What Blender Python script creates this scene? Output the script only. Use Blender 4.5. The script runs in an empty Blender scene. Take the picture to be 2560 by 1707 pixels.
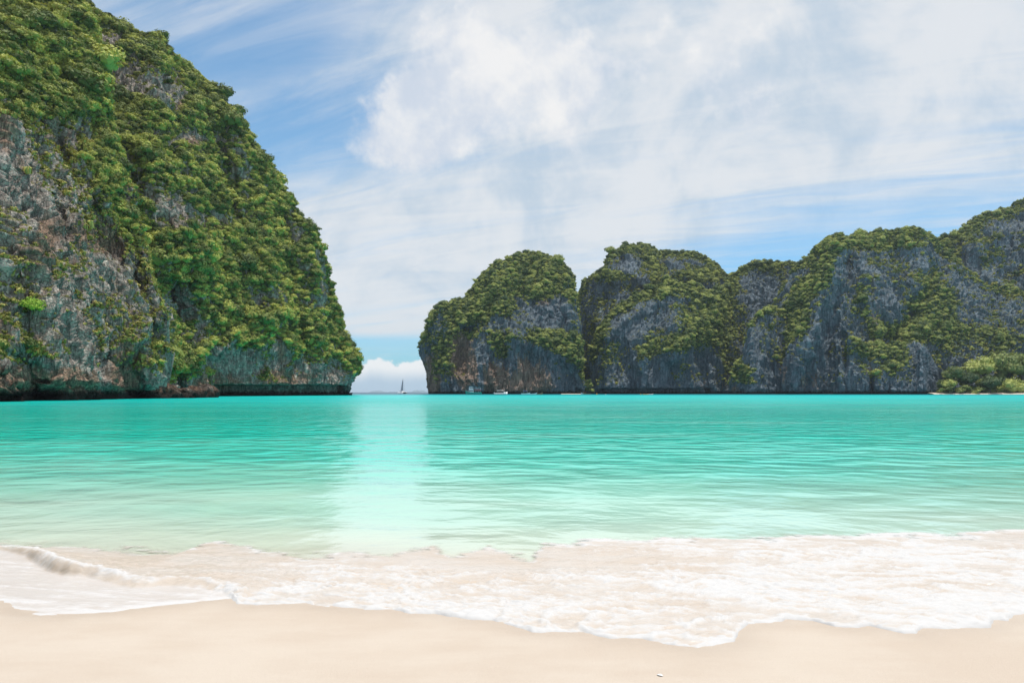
import bpy, bmesh, math, random
import numpy as np
from mathutils import Vector
R = math.radians
C = bpy.context.scene.collection
rng = np.random.default_rng(7)
random.seed(7)

# ------------------------------------------------------------------ camera, sky, sun, exposure
F, CX, HY, CAMZ = 1707.0, 1280.0, 980.0, 1.7
cam_d = bpy.data.cameras.new('camera')
cam_d.sensor_width = 36.0
cam_d.lens = 36.0 * F / 2560.0
cam_d.shift_y = (HY - 853.5) / 2560.0
cam_d.clip_start = 0.05
cam_d.clip_end = 60000
cam = bpy.data.objects.new('camera', cam_d)
cam.location = (0, 0, CAMZ)
cam.rotation_euler = (R(90), 0, 0)
C.objects.link(cam)
bpy.context.scene.camera = cam

SUN = Vector((0.15, 0.02, 0.97)).normalized()
sun_el = math.asin(SUN.z)
sun_az = math.atan2(SUN.x, SUN.y)
sd = bpy.data.lights.new('sun', 'SUN')
sd.energy = 3.3
sd.angle = R(0.9)
sd.color = (1.0, 0.95, 0.88)
so = bpy.data.objects.new('sun', sd)
so.rotation_euler = SUN.to_track_quat('Z', 'Y').to_euler()
so.location = (0, 0, 400)
C.objects.link(so)

vs = bpy.context.scene.view_settings
vs.view_transform = 'Standard'
vs.look = 'None'
vs.exposure = 0.28
vs.gamma = 1.0
vs.use_curve_mapping = False


class G:
    """small helper for shader node maths"""
    def __init__(self, nt):
        self.nt = nt

    def n(self, t, **kw):
        nd = self.nt.nodes.new(t)
        for k, v in kw.items():
            setattr(nd, k, v)
        return nd

    def put(self, sock, v):
        if isinstance(v, bpy.types.NodeSocket):
            self.nt.links.new(v, sock)
        elif v is not None:
            if hasattr(sock, 'default_value'):
                dv = sock.default_value
                if hasattr(dv, '__len__') and not hasattr(v, '__len__'):
                    v = [v] * len(dv)
                if hasattr(dv, '__len__') and len(dv) == 4 and len(v) == 3:
                    v = tuple(v) + (1.0,)
                sock.default_value = v

    def m(self, op, a, b=None, c=None, clamp=False):
        nd = self.n('ShaderNodeMath', operation=op, use_clamp=clamp)
        self.put(nd.inputs[0], a)
        if b is not None: self.put(nd.inputs[1], b)
        if c is not None: self.put(nd.inputs[2], c)
        return nd.outputs[0]

    def add(self, a, b): return self.m('ADD', a, b)
    def sub(self, a, b): return self.m('SUBTRACT', a, b)
    def mul(self, a, b): return self.m('MULTIPLY', a, b)

    def v(self, op, a, b=None):
        nd = self.n('ShaderNodeVectorMath', operation=op)
        self.put(nd.inputs[0], a)
        if b is not None: self.put(nd.inputs[1], b)
        return nd.outputs['Value'] if op in ('DOT_PRODUCT', 'LENGTH', 'DISTANCE') else nd.outputs[0]

    def ss(self, x, a, b, lo=0.0, hi=1.0):
        nd = self.n('ShaderNodeMapRange', interpolation_type='SMOOTHSTEP')
        for i, q in enumerate((x, a, b, lo, hi)):
            self.put(nd.inputs[i], q)
        return nd.outputs[0]

    def noise(self, vec, scale, detail=4, rough=0.55, dist=0.0, lac=2.0):
        nd = self.n('ShaderNodeTexNoise')
        self.put(nd.inputs['Vector'], vec)
        self.put(nd.inputs['Scale'], scale)
        self.put(nd.inputs['Detail'], detail)
        self.put(nd.inputs['Roughness'], rough)
        self.put(nd.inputs['Lacunarity'], lac)
        self.put(nd.inputs['Distortion'], dist)
        return nd.outputs[0]

    def scl(self, vec, s):
        nd = self.n('ShaderNodeVectorMath', operation='MULTIPLY')
        self.put(nd.inputs[0], vec)
        nd.inputs[1].default_value = s
        return nd.outputs[0]

    def mix(self, f, a, b, blend='MIX'):
        nd = self.n('ShaderNodeMix', data_type='RGBA', blend_type=blend)
        self.put(nd.inputs[0], f)
        self.put(nd.inputs[6], a)
        self.put(nd.inputs[7], b)
        return nd.outputs[2]

    def xyz(self, vec):
        nd = self.n('ShaderNodeSeparateXYZ')
        self.put(nd.inputs[0], vec)
        return nd.outputs

    def comb(self, x, y, z):
        nd = self.n('ShaderNodeCombineXYZ')
        for i, q in enumerate((x, y, z)): self.put(nd.inputs[i], q)
        return nd.outputs[0]

    def ramp(self, f, stops, interp='LINEAR'):
        nd = self.n('ShaderNodeValToRGB')
        cr = nd.color_ramp
        cr.interpolation = interp
        while len(cr.elements) < len(stops): cr.elements.new(0.5)
        for e, (p, c) in zip(cr.elements, stops):
            e.position = p
            e.color = tuple(c) + (1.0,) if len(c) == 3 else c
        self.put(nd.inputs[0], f)
        return nd.outputs[0]

    def attr(self, name):
        return self.n('ShaderNodeAttribute', attribute_name=name).outputs['Fac']


# ---- world: physical sky with thin and heaped clouds laid out by direction
world = bpy.data.worlds.new('World')
bpy.context.scene.world = world
world.use_nodes = True
wt = world.node_tree
wt.nodes.clear()
g = G(wt)
sky = g.n('ShaderNodeTexSky', sky_type='NISHITA')
sky.sun_disc = False
sky.sun_elevation = sun_el
sky.sun_rotation = sun_az
sky.air_density = 1.0
sky.dust_density = 0.6
sky.ozone_density = 1.6
D = g.n('ShaderNodeTexCoord').outputs['Generated']
dx, dy, dz = g.xyz(D)[:3]


def sdir(px, py):
    return Vector(((px - CX) / F, 1.0, (HY - py) / F)).normalized()


def blob(px, py, r0, r1, amp, sx=1.0, sz=1.0):
    """soft patch of the sky around a direction; r in radians, sx / sz squash it"""
    d0 = sdir(px, py)
    q = g.v('SUBTRACT', D, tuple(d0))
    q = g.scl(q, (1.0 / sx, 1.0, 1.0 / sz))
    return g.ss(g.v('LENGTH', q), r0, r1, amp, 0.0)


zc = g.m('MAXIMUM', dz, 0.03)
pl = g.comb(g.m('DIVIDE', dx, g.add(zc, 0.12)), g.m('DIVIDE', dy, g.add(zc, 0.12)), 0.0)
# high streaked cloud, stretched along a slant
rot = g.n('ShaderNodeVectorRotate', rotation_type='Z_AXIS')
g.put(rot.inputs['Vector'], pl)
rot.inputs['Angle'].default_value = R(24)
st = g.scl(rot.outputs[0], (0.42, 2.2, 1.0))
warp = g.noise(st, 1.1, 3, 0.5)
n_hi = g.noise(g.v('ADD', st, g.comb(warp, g.mul(warp, 0.5), 0.0)), 1.5, 9, 0.62, 0.35)
n_lo = g.noise(pl, 0.55, 3, 0.5)
# heaped cloud
n_c = g.noise(D, 5.5, 9, 0.58, 0.25)
n_d = g.noise(D, 17.0, 6, 0.6)

bias = None
def acc(a):
    global bias
    bias = a if bias is None else g.add(bias, a)
for args in [
    (1750, 60, 0.0, 0.55, 0.30, 1.4, 0.8), (2150, 260, 0.0, 0.40, 0.18, 1.4, 0.7),
    (1120, 640, 0.05, 0.36, 0.34, 1.6, 0.45), (900, 740, 0.02, 0.22, 0.16, 1.5, 0.6),
    (620, 60, 0.0, 0.36, -0.20, 1.0, 1.0), (780, 250, 0.0, 0.28, -0.13, 1.2, 0.8),
    (2150, 590, 0.0, 0.26, -0.28, 1.7, 0.45), (1850, 690, 0.0, 0.24, -0.30, 1.9, 0.35),
    (1750, 460, 0.0, 0.20, -0.05, 2.4, 0.30), (2450, 470, 0.0, 0.20, -0.10, 1.3, 0.4),
    (1380, 640, 0.0, 0.09, -0.10, 1.6, 0.3),
]:
    acc(blob(*args))
cov = g.add(g.add(g.mul(n_hi, 1.45), g.mul(n_lo, 0.25)), g.sub(bias, 0.25))
wisp = g.noise(g.v('ADD', g.scl(rot.outputs[0], (0.9, 3.2, 1.0)), g.comb(g.mul(warp, 2.0), g.mul(warp, 2.5), 0.0)), 1.6, 9, 0.66, 0.8)
cov = g.add(cov, g.mul(g.sub(wisp, 0.5), 0.60))
veil = g.ss(cov, 0.08, 0.98)

heap_b = g.add(blob(1150, 140, 0.02, 0.12, 0.36, 1.25, 0.85), blob(1040, 330, 0.02, 0.12, 0.42, 1.3, 0.75))
heap_b = g.add(heap_b, blob(1370, 250, 0.0, 0.14, 0.28, 1.3, 0.9))
heap_b = g.add(heap_b, blob(1700, 130, 0.0, 0.20, 0.20, 1.9, 0.55))
heap_b = g.add(heap_b, blob(2050, 300, 0.0, 0.20, 0.20, 1.8, 0.45))
heap_n = g.add(g.mul(n_c, 0.9), g.mul(n_d, 0.42))
heap = g.ss(g.add(heap_n, heap_b), 0.83, 1.01)
heap = g.mul(heap, 0.9)

# low over the sea: a clear band, and a bank of cumulus standing on the horizon, all round
el = g.m('ARCSINE', dz)
az = g.m('ARCTAN2', dx, dy)
clear_band = g.mul(g.ss(el, 0.055, 0.066), g.ss(el, 0.072, 0.088, 1.0, 0.0))
band_n = g.noise(g.comb(g.mul(dx, 5.0), g.mul(dy, 5.0), g.mul(el, 30.0)), 1.2, 5, 0.55)
bank_n = g.noise(D, 26.0, 8, 0.6, 0.1)
bank_b = g.noise(g.comb(dx, dy, 3.3), 13.0, 3, 0.6)
bank_t = g.add(0.014, g.add(g.mul(g.sub(bank_b, 0.5), 0.030), g.mul(bank_n, 0.060)))
bank = g.ss(g.sub(bank_t, el), -0.002, 0.004)

veil = g.mul(veil, g.sub(1.0, g.mul(clear_band, g.ss(band_n, 0.30, 0.6, 0.95, 0.8))))
low_streak = g.mul(g.mul(g.ss(el, 0.03, 0.045), g.ss(el, 0.05, 0.06, 1.0, 0.0)), g.ss(band_n, 0.42, 0.6, 0.0, 0.6))
veil = g.m('MAXIMUM', g.mul(veil, g.ss(el, 0.055, 0.068)), low_streak)

# sky colour itself
hsv = g.n('ShaderNodeHueSaturation')
g.put(hsv.inputs['Color'], sky.outputs[0])
hsv.inputs['Saturation'].default_value = 1.0
hsv.inputs['Value'].default_value = 1.0
skyc = hsv.outputs[0]
skyc = g.mix(1.0, skyc, (1.02, 1.34, 1.36, 1), 'MULTIPLY')
skyc = g.mix(1.0, skyc, g.mix(g.ss(el, 0.03, 0.30), (0.50, 0.78, 1.0, 1), (1, 1, 1, 1)), 'MULTIPLY')
shade_n = g.noise(D, 7.0, 6, 0.6, 0.4)
cl_w = g.mix(g.ss(g.add(g.mul(shade_n, 0.78), g.mul(wisp, 0.22)), 0.34, 0.58), (4.5, 5.35, 6.2, 1), (6.7, 6.85, 7.0, 1))
cl_h = g.mix(g.ss(g.add(g.mul(n_d, 0.6), g.mul(shade_n, 0.5)), 0.42, 0.68), (5.4, 5.9, 6.7, 1), (7.6, 7.55, 7.5, 1))
c = g.mix(g.mul(veil, 0.92), skyc, cl_w)
c = g.mix(heap, c, cl_h)
bk_s = g.ss(g.add(g.sub(el, g.mul(bank_t, 0.75)), g.mul(g.sub(bank_n, 0.5), 0.04)), -0.022, 0.004)
bk_c = g.mix(bk_s, (4.2, 5.4, 6.6, 1), (8.8, 8.7, 8.5, 1))
c = g.mix(g.mul(bank, 0.95), c, bk_c)
bg = g.n('ShaderNodeBackground')
g.put(bg.inputs['Color'], c)
bg.inputs['Strength'].default_value = 0.10
wo = g.n('ShaderNodeOutputWorld')
wt.links.new(bg.outputs[0], wo.inputs['Surface'])
world.cycles.sampling_method = 'MANUAL'
world.cycles.sample_map_resolution = 1024

cy = bpy.context.scene.cycles
cy.max_bounces = 6
cy.diffuse_bounces = 3
cy.glossy_bounces = 3
cy.transmission_bounces = 3
cy.transparent_max_bounces = 8

# ------------------------------------------------------------------ numpy noise
_p = np.random.default_rng(11).permutation(256).astype(np.int64)
_p = np.concatenate([_p, _p, _p])
_gr = np.array([[1,1,0],[-1,1,0],[1,-1,0],[-1,-1,0],[1,0,1],[-1,0,1],[1,0,-1],[-1,0,-1],[0,1,1],[0,-1,1],[0,1,-1],[0,-1,-1],
                [1,1,0],[0,-1,1],[-1,1,0],[0,-1,-1]], dtype=np.float32)


def perlin(x, y, z):
    xi = np.floor(x).astype(np.int64); yi = np.floor(y).astype(np.int64); zi = np.floor(z).astype(np.int64)
    xf = (x - xi).astype(np.float32); yf = (y - yi).astype(np.float32); zf = (z - zi).astype(np.float32)
    xi &= 255; yi &= 255; zi &= 255
    u = xf*xf*xf*(xf*(xf*6-15)+10); v = yf*yf*yf*(yf*(yf*6-15)+10); w = zf*zf*zf*(zf*(zf*6-15)+10)
    out = 0
    for a in (0, 1):
        for b in (0, 1):
            for c_ in (0, 1):
                h = _p[_p[_p[xi + a] + yi + b] + zi + c_] & 15
                gg = _gr[h]
                d = gg[..., 0]*(xf-a) + gg[..., 1]*(yf-b) + gg[..., 2]*(zf-c_)
                out = out + d * (u if a else 1-u) * (v if b else 1-v) * (w if c_ else 1-w)
    return out


def fbm(x, y, z, o=4, gain=0.5, lac=2.03):
    s = 0; a = 1.0; t = 0
    for i in range(o):
        s = s + a * perlin(x + 17.3*i, y - 9.1*i, z + 5.7*i)
        t += a
        x = x*lac; y = y*lac; z = z*lac; a *= gain
    return s / t * 1.6


def ridged(x, y, z, o=4, gain=0.5, lac=2.1):
    s = 0; a = 1.0; t = 0
    for i in range(o):
        s = s + a * (1 - np.abs(perlin(x + 7.3*i, y + 3.1*i, z - 5.7*i)) * 2.2)
        t += a
        x = x*lac; y = y*lac; z = z*lac; a *= gain
    return s / t


def sstep(x, a, b):
    t = np.clip((x - a) / (b - a), 0, 1)
    return t*t*(3-2*t)


def segdist(px, py, poly):
    """distance of points to a polyline, and the parameter 0..1 along it"""
    best = np.full(np.shape(px), 1e9, dtype=np.float64); par = np.zeros(np.shape(px))
    n = len(poly) - 1
    for i in range(n):
        ax, ay = poly[i]; bx, by = poly[i+1]
        vx, vy = bx-ax, by-ay
        t = np.clip(((px-ax)*vx + (py-ay)*vy) / (vx*vx+vy*vy+1e-12), 0, 1)
        d = np.hypot(px-(ax+t*vx), py-(ay+t*vy))
        m = d < best
        best = np.where(m, d, best); par = np.where(m, (i+t)/n, par)
    return best, par


def to_px(P):
    Y = np.maximum(P[..., 1], 0.1)
    return CX + F*P[..., 0]/Y, HY - F*(P[..., 2]-CAMZ)/Y


def grid_mesh(name, P, mat, attrs=None, smooth=True, flip=False, parent=None):
    nr, nc = P.shape[:2]
    me = bpy.data.meshes.new(name)
    me.vertices.add(nr*nc)
    me.vertices.foreach_set('co', P.reshape(-1).astype(np.float32))
    idx = np.arange(nr*nc).reshape(nr, nc)
    a, b, c_, d = idx[:-1, :-1], idx[:-1, 1:], idx[1:, 1:], idx[1:, :-1]
    q = np.stack([a, b, c_, d], -1) if not flip else np.stack([a, d, c_, b], -1)
    q = q.reshape(-1, 4)
    me.loops.add(q.size)
    me.polygons.add(len(q))
    me.loops.foreach_set('vertex_index', q.reshape(-1).astype(np.int32))
    me.polygons.foreach_set('loop_start', (np.arange(len(q))*4).astype(np.int32))
    me.polygons.foreach_set('loop_total', np.full(len(q), 4, np.int32))
    me.update(calc_edges=True)
    me.polygons.foreach_set('use_smooth', np.full(len(q), smooth))
    for k, v in (attrs or {}).items():
        at = me.attributes.new(k, 'FLOAT', 'POINT')
        at.data.foreach_set('value', np.asarray(v, np.float32).reshape(-1))
    me.materials.append(mat)
    o = bpy.data.objects.new(name, me)
    C.objects.link(o)
    if parent: o.parent = parent
    return o


def raw_mesh(name, verts, faces, mats, midx=None, smooth=False):
    me = bpy.data.meshes.new(name)
    me.from_pydata([tuple(v) for v in verts], [], [tuple(f) for f in faces])
    for m_ in mats: me.materials.append(m_)
    if midx is not None: me.polygons.foreach_set('material_index', np.asarray(midx, np.int32))
    me.polygons.foreach_set('use_smooth', np.full(len(faces), smooth))
    me.update()
    return me


def tag(o, label=None, cat=None, group=None, kind=None):
    if label: o['label'] = label
    if cat: o['category'] = cat
    if group: o['group'] = group
    if kind: o['kind'] = kind
    return o


# ------------------------------------------------------------------ materials
def new_mat(name):
    m_ = bpy.data.materials.new(name)
    m_.use_nodes = True
    nt = m_.node_tree
    nt.nodes.clear()
    gg = G(nt)
    out = gg.n('ShaderNodeOutputMaterial')
    bs = gg.n('ShaderNodeBsdfPrincipled')
    nt.links.new(bs.outputs[0], out.inputs['Surface'])
    return m_, gg, bs, out


def simple(name, col, rough=0.5, metal=0.0, var=0.12):
    m_, q, bs, _ = new_mat(name)
    P = q.n('ShaderNodeTexCoord').outputs['Object']
    n_ = q.noise(P, 3.0, 4)
    dark = tuple(c_*(1-var*2) for c_ in col)
    q.put(bs.inputs['Base Color'], q.mix(q.ss(n_, 0.35, 0.65), dark, col))
    bs.inputs['Roughness'].default_value = rough
    bs.inputs['Metallic'].default_value = metal
    return m_


def rock_material(name, light, dark, warm, moss, streak=1.0, crk=0.5, mossy=0.0, palev=0.55, vz=1.0):
    m_, q, bs, _ = new_mat(name)
    geo = q.n('ShaderNodeNewGeometry')
    P = geo.outputs['Position']
    N_ = geo.outputs['Normal']
    px, py, pz = q.xyz(P)[:3]
    nz = q.xyz(N_)[2]
    big = q.noise(P, 0.045, 5, 0.6)
    vert = q.noise(q.scl(P, (1.0, 1.0, 0.14*vz)), 0.55, 7, 0.62, 0.3)
    vert2 = q.noise(q.scl(P, (1.0, 1.0, 0.07*vz)), 1.5*vz**0.5, 5, 0.6)
    fine = q.noise(P, 2.6, 6, 0.7)
    blocks = q.noise(q.scl(P, (0.5, 0.5, 1.4)), 1.0, 5, 0.6, 0.6)
    t = q.add(q.add(q.mul(vert, 0.45), q.mul(fine, 0.30)), q.add(q.mul(big, 0.2), q.mul(blocks, 0.22)))
    col = q.mix(q.ss(t, 0.47, 0.70), dark, light)
    st_ = q.ss(vert2, 0.56, 0.70)
    col = q.mix(q.mul(st_, 0.75*streak), col, tuple(c_*0.45 for c_ in dark))
    pale = q.mul(q.ss(vert, 0.60, 0.74), q.ss(big, 0.42, 0.6))
    col = q.mix(q.mul(pale, palev), col, tuple(min(1, c_*1.5) for c_ in light))
    wn = q.noise(q.scl(P, (1.0, 1.0, 0.28)), 0.16, 5, 0.65, 0.5)
    wmask = q.m('MULTIPLY', q.ss(q.add(wn, q.mul(q.attr('warm'), 0.42)), 0.60, 0.78), 0.85)
    wcol = q.mix(q.ss(vert2, 0.35, 0.62), warm, tuple(c_*0.42 for c_ in warm))
    col = q.mix(wmask, col, wcol)
    # green-blue algae on damp overhanging faces
    damp = q.mul(q.ss(nz, -0.12, -0.5), q.ss(pz, 60.0, 8.0))
    col = q.mix(q.mul(damp, 0.08), col, (0.085, 0.12, 0.10, 1))
    # grass and moss cling to ledges
    mn = q.noise(P, 0.33, 7, 0.7)
    ms = q.add(q.add(q.mul(nz, 0.55), mn), q.mul(q.attr('veg'), 0.30))
    ms = q.add(ms, q.ss(fine, 0.3, 0.7, -0.10+mossy, 0.10+mossy))
    mm = q.mul(q.ss(ms, 0.80, 0.94), q.ss(pz, 3.0, 9.0))
    mcol = q.mix(q.ss(q.noise(P, 0.9, 5, 0.6), 0.4, 0.62), moss, tuple(c_*0.38 for c_ in moss))
    col = q.mix(mm, col, mcol)
    # undergrowth between the crowns
    un = q.ss(q.add(q.attr('veg'), q.mul(q.sub(mn, 0.5), 1.1)), 0.42, 0.62)
    ucol = q.mix(q.ss(fine, 0.42, 0.62), (0.06, 0.10, 0.03, 1), (0.17, 0.23, 0.065, 1))
    col = q.mix(q.mul(un, 0.9), col, ucol)
    ck = q.m('ABSOLUTE', q.sub(q.noise(q.scl(P, (1.0, 1.0, 0.30)), 0.42, 5, 0.6, 0.8), 0.5))
    ck2 = q.m('ABSOLUTE', q.sub(q.noise(q.scl(P, (0.7, 0.7, 1.3)), 0.85, 4, 0.6, 0.6), 0.5))
    crack = q.m('MAXIMUM', q.ss(ck, 0.035, 0.0), q.mul(q.ss(ck2, 0.03, 0.0), 0.7))
    col = q.mix(q.mul(crack, q.mul(q.sub(1.0, un), crk)), col, tuple(c_*0.3 for c_ in dark))
    # tide line
    tide = q.ss(q.add(pz, q.mul(q.sub(vert, 0.5), 3.0)), 2.6, 1.4)
    col = q.mix(tide, col, (0.035, 0.026, 0.02, 1))
    q.put(bs.inputs['Base Color'], col)
    bs.inputs['Roughness'].default_value = 0.9
    bs.inputs['Specular IOR Level'].default_value = 0.2
    bp = q.n('ShaderNodeBump')
    bp.inputs['Strength'].default_value = 0.9
    bp.inputs['Distance'].default_value = 1.5
    h = q.sub(q.add(q.add(q.mul(vert, 1.0), q.mul(fine, 0.5)), q.mul(blocks, 0.8)), q.mul(crack, 0.5))
    q.put(bp.inputs['Height'], h)
    q.nt.links.new(bp.outputs[0], bs.inputs['Normal'])
    return m_


ROCK_L = rock_material('grey_limestone', (0.74, 0.64, 0.55), (0.22, 0.185, 0.16), (0.58, 0.36, 0.24), (0.24, 0.25, 0.06))
ROCK_R = rock_material('shaded_limestone', (0.31, 0.37, 0.42), (0.105, 0.14, 0.17), (0.62, 0.42, 0.30), (0.22, 0.23, 0.06), 0.9, 0.22, -0.14, 0.25, 0.5)  # grey limestone again, shade of the far cliffs painted in as darker blue


def leaf_material(name, c_dark, c_mid, c_light, scale=0.05):
    m_, q, bs, out = new_mat(name)
    P = q.n('ShaderNodeNewGeometry').outputs['Position']
    rnd = q.n('ShaderNodeObjectInfo').outputs['Random']
    n1 = q.noise(P, scale, 4, 0.6)
    n2 = q.noise(P, 1.3, 3, 0.6)
    t = q.add(q.add(q.mul(rnd, 0.62), q.mul(n1, 0.45)), q.mul(q.sub(n2, 0.5), 0.35))
    col = q.ramp(t, [(0.26, c_dark), (0.50, c_mid), (0.72, c_light), (0.95, tuple(c_*1.15 for c_ in c_light))])
    q.put(bs.inputs['Base Color'], col)
    bs.inputs['Roughness'].default_value = 0.65
    bs.inputs['Specular IOR Level'].default_value = 0.25
    tr = q.n('ShaderNodeBsdfTranslucent')
    q.put(tr.inputs['Color'], q.mix(1.0, col, (1.2, 1.25, 0.6, 1), 'MULTIPLY'))
    mx = q.n('ShaderNodeMixShader')
    mx.inputs[0].default_value = 0.16
    q.nt.links.new(bs.outputs[0], mx.inputs[1])
    q.nt.links.new(tr.outputs[0], mx.inputs[2])
    q.nt.links.new(mx.outputs[0], out.inputs['Surface'])
    return m_


LEAF = leaf_material('jungle_leaves', (0.09, 0.125, 0.035), (0.235, 0.268, 0.065), (0.44, 0.45, 0.105))
LEAF_R = leaf_material('jungle_leaves_far', (0.075, 0.115, 0.045), (0.20, 0.24, 0.075), (0.40, 0.42, 0.12))
LIME = leaf_material('lime_leaves', (0.13, 0.24, 0.02), (0.20, 0.33, 0.03), (0.28, 0.42, 0.04))
GRASS = leaf_material('dry_cliff_grass', (0.19, 0.20, 0.045), (0.32, 0.31, 0.075), (0.46, 0.41, 0.12))
BARK = simple('pale_bark', (0.16, 0.13, 0.10), 0.9)

# ------------------------------------------------------------------ cliffs
MASSES = []


def interp(x, pts):
    xs, ys = zip(*pts)
    return np.interp(x, xs, ys)


def cliff(name, label, mat, crest, base, depth, xr, step, nrow, w=0.5, back=60.0, feats=(), amp=(5.0, 2.0, 0.8), tuck=None,
          notch=None, seed=0.0, veg=0.5, vegs=(), warm=0.0, warms=(), crest_drop=6.0, top_row=0.0, ztop=None, vegtop=0.3, vnoise=1.0,
          side=18.0, vlines=()):
    """A limestone mass: base line, crest line and the depth between them give the big form, noise the relief."""
    x0, x1 = xr
    xs = np.arange(x0, x1 + step, step)
    cy_ = interp(xs, crest) + crest_drop
    Db = interp(xs, base)
    dp = interp(xs, depth)
    # plan rounds away at both ends
    e_ = np.minimum(xs - x0, x1 - xs) / 60.0
    Db = Db + side * (1 - np.sqrt(np.clip(1 - (1 - np.clip(e_, 0, 1))**2, 0, 1)))
    Dc = Db + dp
    ec = (HY - cy_) / F
    eb = (-4.0 - CAMZ) / Db
    ec = np.maximum(ec, eb + 0.002)
    t = np.linspace(0, 1, nrow)[:, None]
    gt = (1-w) * t**1.5 + w * (1 - np.sqrt(np.clip(1 - t*t*0.985, 0, 1)))
    e2 = eb[None] + (ec - eb)[None]*t
    Y = Db[None] + (Dc - Db)[None]*gt
    sx = (xs[None] - CX) / F + 0*t
    pxx = xs[None] + 0*t
    pyy = HY - F*e2
    wx = pxx + 8*fbm(pxx*0.02, pyy*0.02, np.full_like(pxx, seed), 3)
    wy = pyy + 8*fbm(pxx*0.02 + 9, pyy*0.02, np.full_like(pxx, seed), 3)
    for poly, wid, a in feats:
        d, _ = segdist(wx, wy, poly)
        Y = Y - a*np.exp(-(d/wid)**2)
    P = np.stack([sx*Y, Y, CAMZ + e2*Y], -1)
    # behind the crest
    nb = 14
    s = (np.linspace(0, 1, nb+1)[1:])[:, None]
    Yb = Y[-1][None] + back*s
    zt = P[-1, :, 2][None]
    Zb = zt - (zt + 5.0) * s**1.6
    Pb = np.stack([sx[-1][None]*Yb, Yb, Zb], -1)
    P = np.concatenate([P, Pb], 0)
    # relief along the normal
    du = np.gradient(P, axis=1); dv = np.gradient(P, axis=0)
    nrm = np.cross(du, dv)
    nrm /= np.linalg.norm(nrm, axis=-1, keepdims=True) + 1e-9
    if nrm[:nrow, :, 1].mean() > 0: nrm = -nrm
    X_, Y_, Z_ = P[..., 0], P[..., 1], P[..., 2]
    sd_ = seed*13.7
    wobx = fbm(X_*0.02+sd_, Y_*0.02, Z_*0.02, 3) * 8
    big = fbm(X_*0.024+sd_, Y_*0.024, Z_*0.016, 4)
    zk = 0.5 if mat is ROCK_R else 0.65
    mid = ridged((X_+wobx)*0.075+sd_, (Y_+wobx)*0.075, Z_*0.026*zk, 4, 0.55)
    led = ridged(X_*0.03, Y_*0.03+sd_, (Z_+wobx*0.6)*0.11, 3, 0.5)
    fin = ridged((X_+wobx)*0.30, Y_*0.30+sd_, Z_*0.12*zk, 4, 0.6)
    fib = fbm(X_*0.8, Y_*0.8+sd_, Z_*0.35*zk, 3, 0.6)
    disp = amp[0]*big + amp[1]*(mid-0.45)*1.8 + amp[1]*0.6*zk*(led-0.5) + amp[2]*(fin-0.45)*1.8 + amp[2]*0.5*fib
    fade = np.ones_like(disp)
    fade[nrow:] = 0.6
    rr = np.concatenate([np.linspace(0, 1, nrow), np.ones(nb)])[:, None]
    fade = fade * (1 - 0.55*sstep(rr, 0.93, 1.0))
    P = P + nrm * (disp*fade)[..., None]
    px_, py_ = to_px(P)
    if tuck:
        for (tx0, tx1, ty0, ty1, sh) in tuck:     # the foot is drawn in under the overhang, all round
            k = sstep(py_, ty0, ty1) * np.clip((px_ - tx0)/(tx1 - tx0), 0, 1)**1.5
            P[..., 0] += sh/F * k * P[..., 1]
        px_, py_ = to_px(P)
    # wave-cut notch at the waterline
    zz = P[..., 2]
    ncut = 2.2*(1 - sstep(zz, 1.2 + 1.0*big, 3.4 + 1.5*big))
    if notch:
        for (a0, a1, ytop, dep) in notch:
            k = sstep(px_, a0, a0+20) * (1-sstep(px_, a1-25, a1)) * sstep(py_ + 5*fin, ytop-1, ytop+3)
            ncut = ncut + dep*k
    front = (np.arange(P.shape[0]) < nrow)[:, None]
    sc_ = (P[..., 1] + ncut*front) / P[..., 1]
    P[..., 0] *= sc_; P[..., 2] = CAMZ + (P[..., 2]-CAMZ)*np.where(P[..., 2] > CAMZ, sc_, 1); P[..., 1] *= sc_
    # growth
    du = np.gradient(P, axis=1); dv = np.gradient(P, axis=0)
    nr = np.cross(du, dv)
    nr /= np.linalg.norm(nr, axis=-1, keepdims=True) + 1e-9
    if nr[:nrow, :, 1].mean() > 0: nr = -nr
    px_, py_ = to_px(P)
    vn = fbm(P[..., 0]*0.05+sd_, P[..., 1]*0.05, P[..., 2]*0.05, 4, 0.6)
    vd = veg + vnoise*0.6*vn + 0.55*(nr[..., 2]-0.25)
    jx = px_ + 10*fbm(px_*0.03, py_*0.03, np.full_like(px_, 3.3+seed), 3)
    jy = py_ + 10*fbm(px_*0.03+5, py_*0.03, np.full_like(px_, 7.3+seed), 3)
    for v_ in vegs:
        cx_, cy2, rx, ry, val = v_[:5]
        an = R(v_[5]) if len(v_) > 5 else 0.0
        ux = (jx-cx_)*math.cos(an) + (jy-cy2)*math.sin(an)
        uy = -(jx-cx_)*math.sin(an) + (jy-cy2)*math.cos(an)
        vd = vd + val*np.exp(-((ux/rx)**2 + (uy/ry)**2)**1.5)
    for poly, wid, val in vlines:
        dl, _ = segdist(jx, jy, poly)
        vd = vd + val*np.exp(-(dl/wid)**2)
    vd = vd + vegtop*sstep(rr, 0.88, 1.0)
    vd = vd - 1.2*(1-sstep(P[..., 2], 3.0, 9.0))
    wm = np.full(vd.shape, warm)
    for cx_, cy2, rx, ry, val in warms:
        wm = wm + val*np.exp(-(((jx-cx_)/rx)**2 + ((jy-cy2)/ry)**2)**1.5)
    o = grid_mesh(name, P, mat, {'veg': np.clip(vd, -1, 1.5), 'warm': wm})
    o['label'] = label
    o['kind'] = 'structure'
    MASSES.append(dict(name=name, P=P, N=nr, vd=vd, nrow=nrow, px=px_, py=py_, obj=o))
    return o


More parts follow.
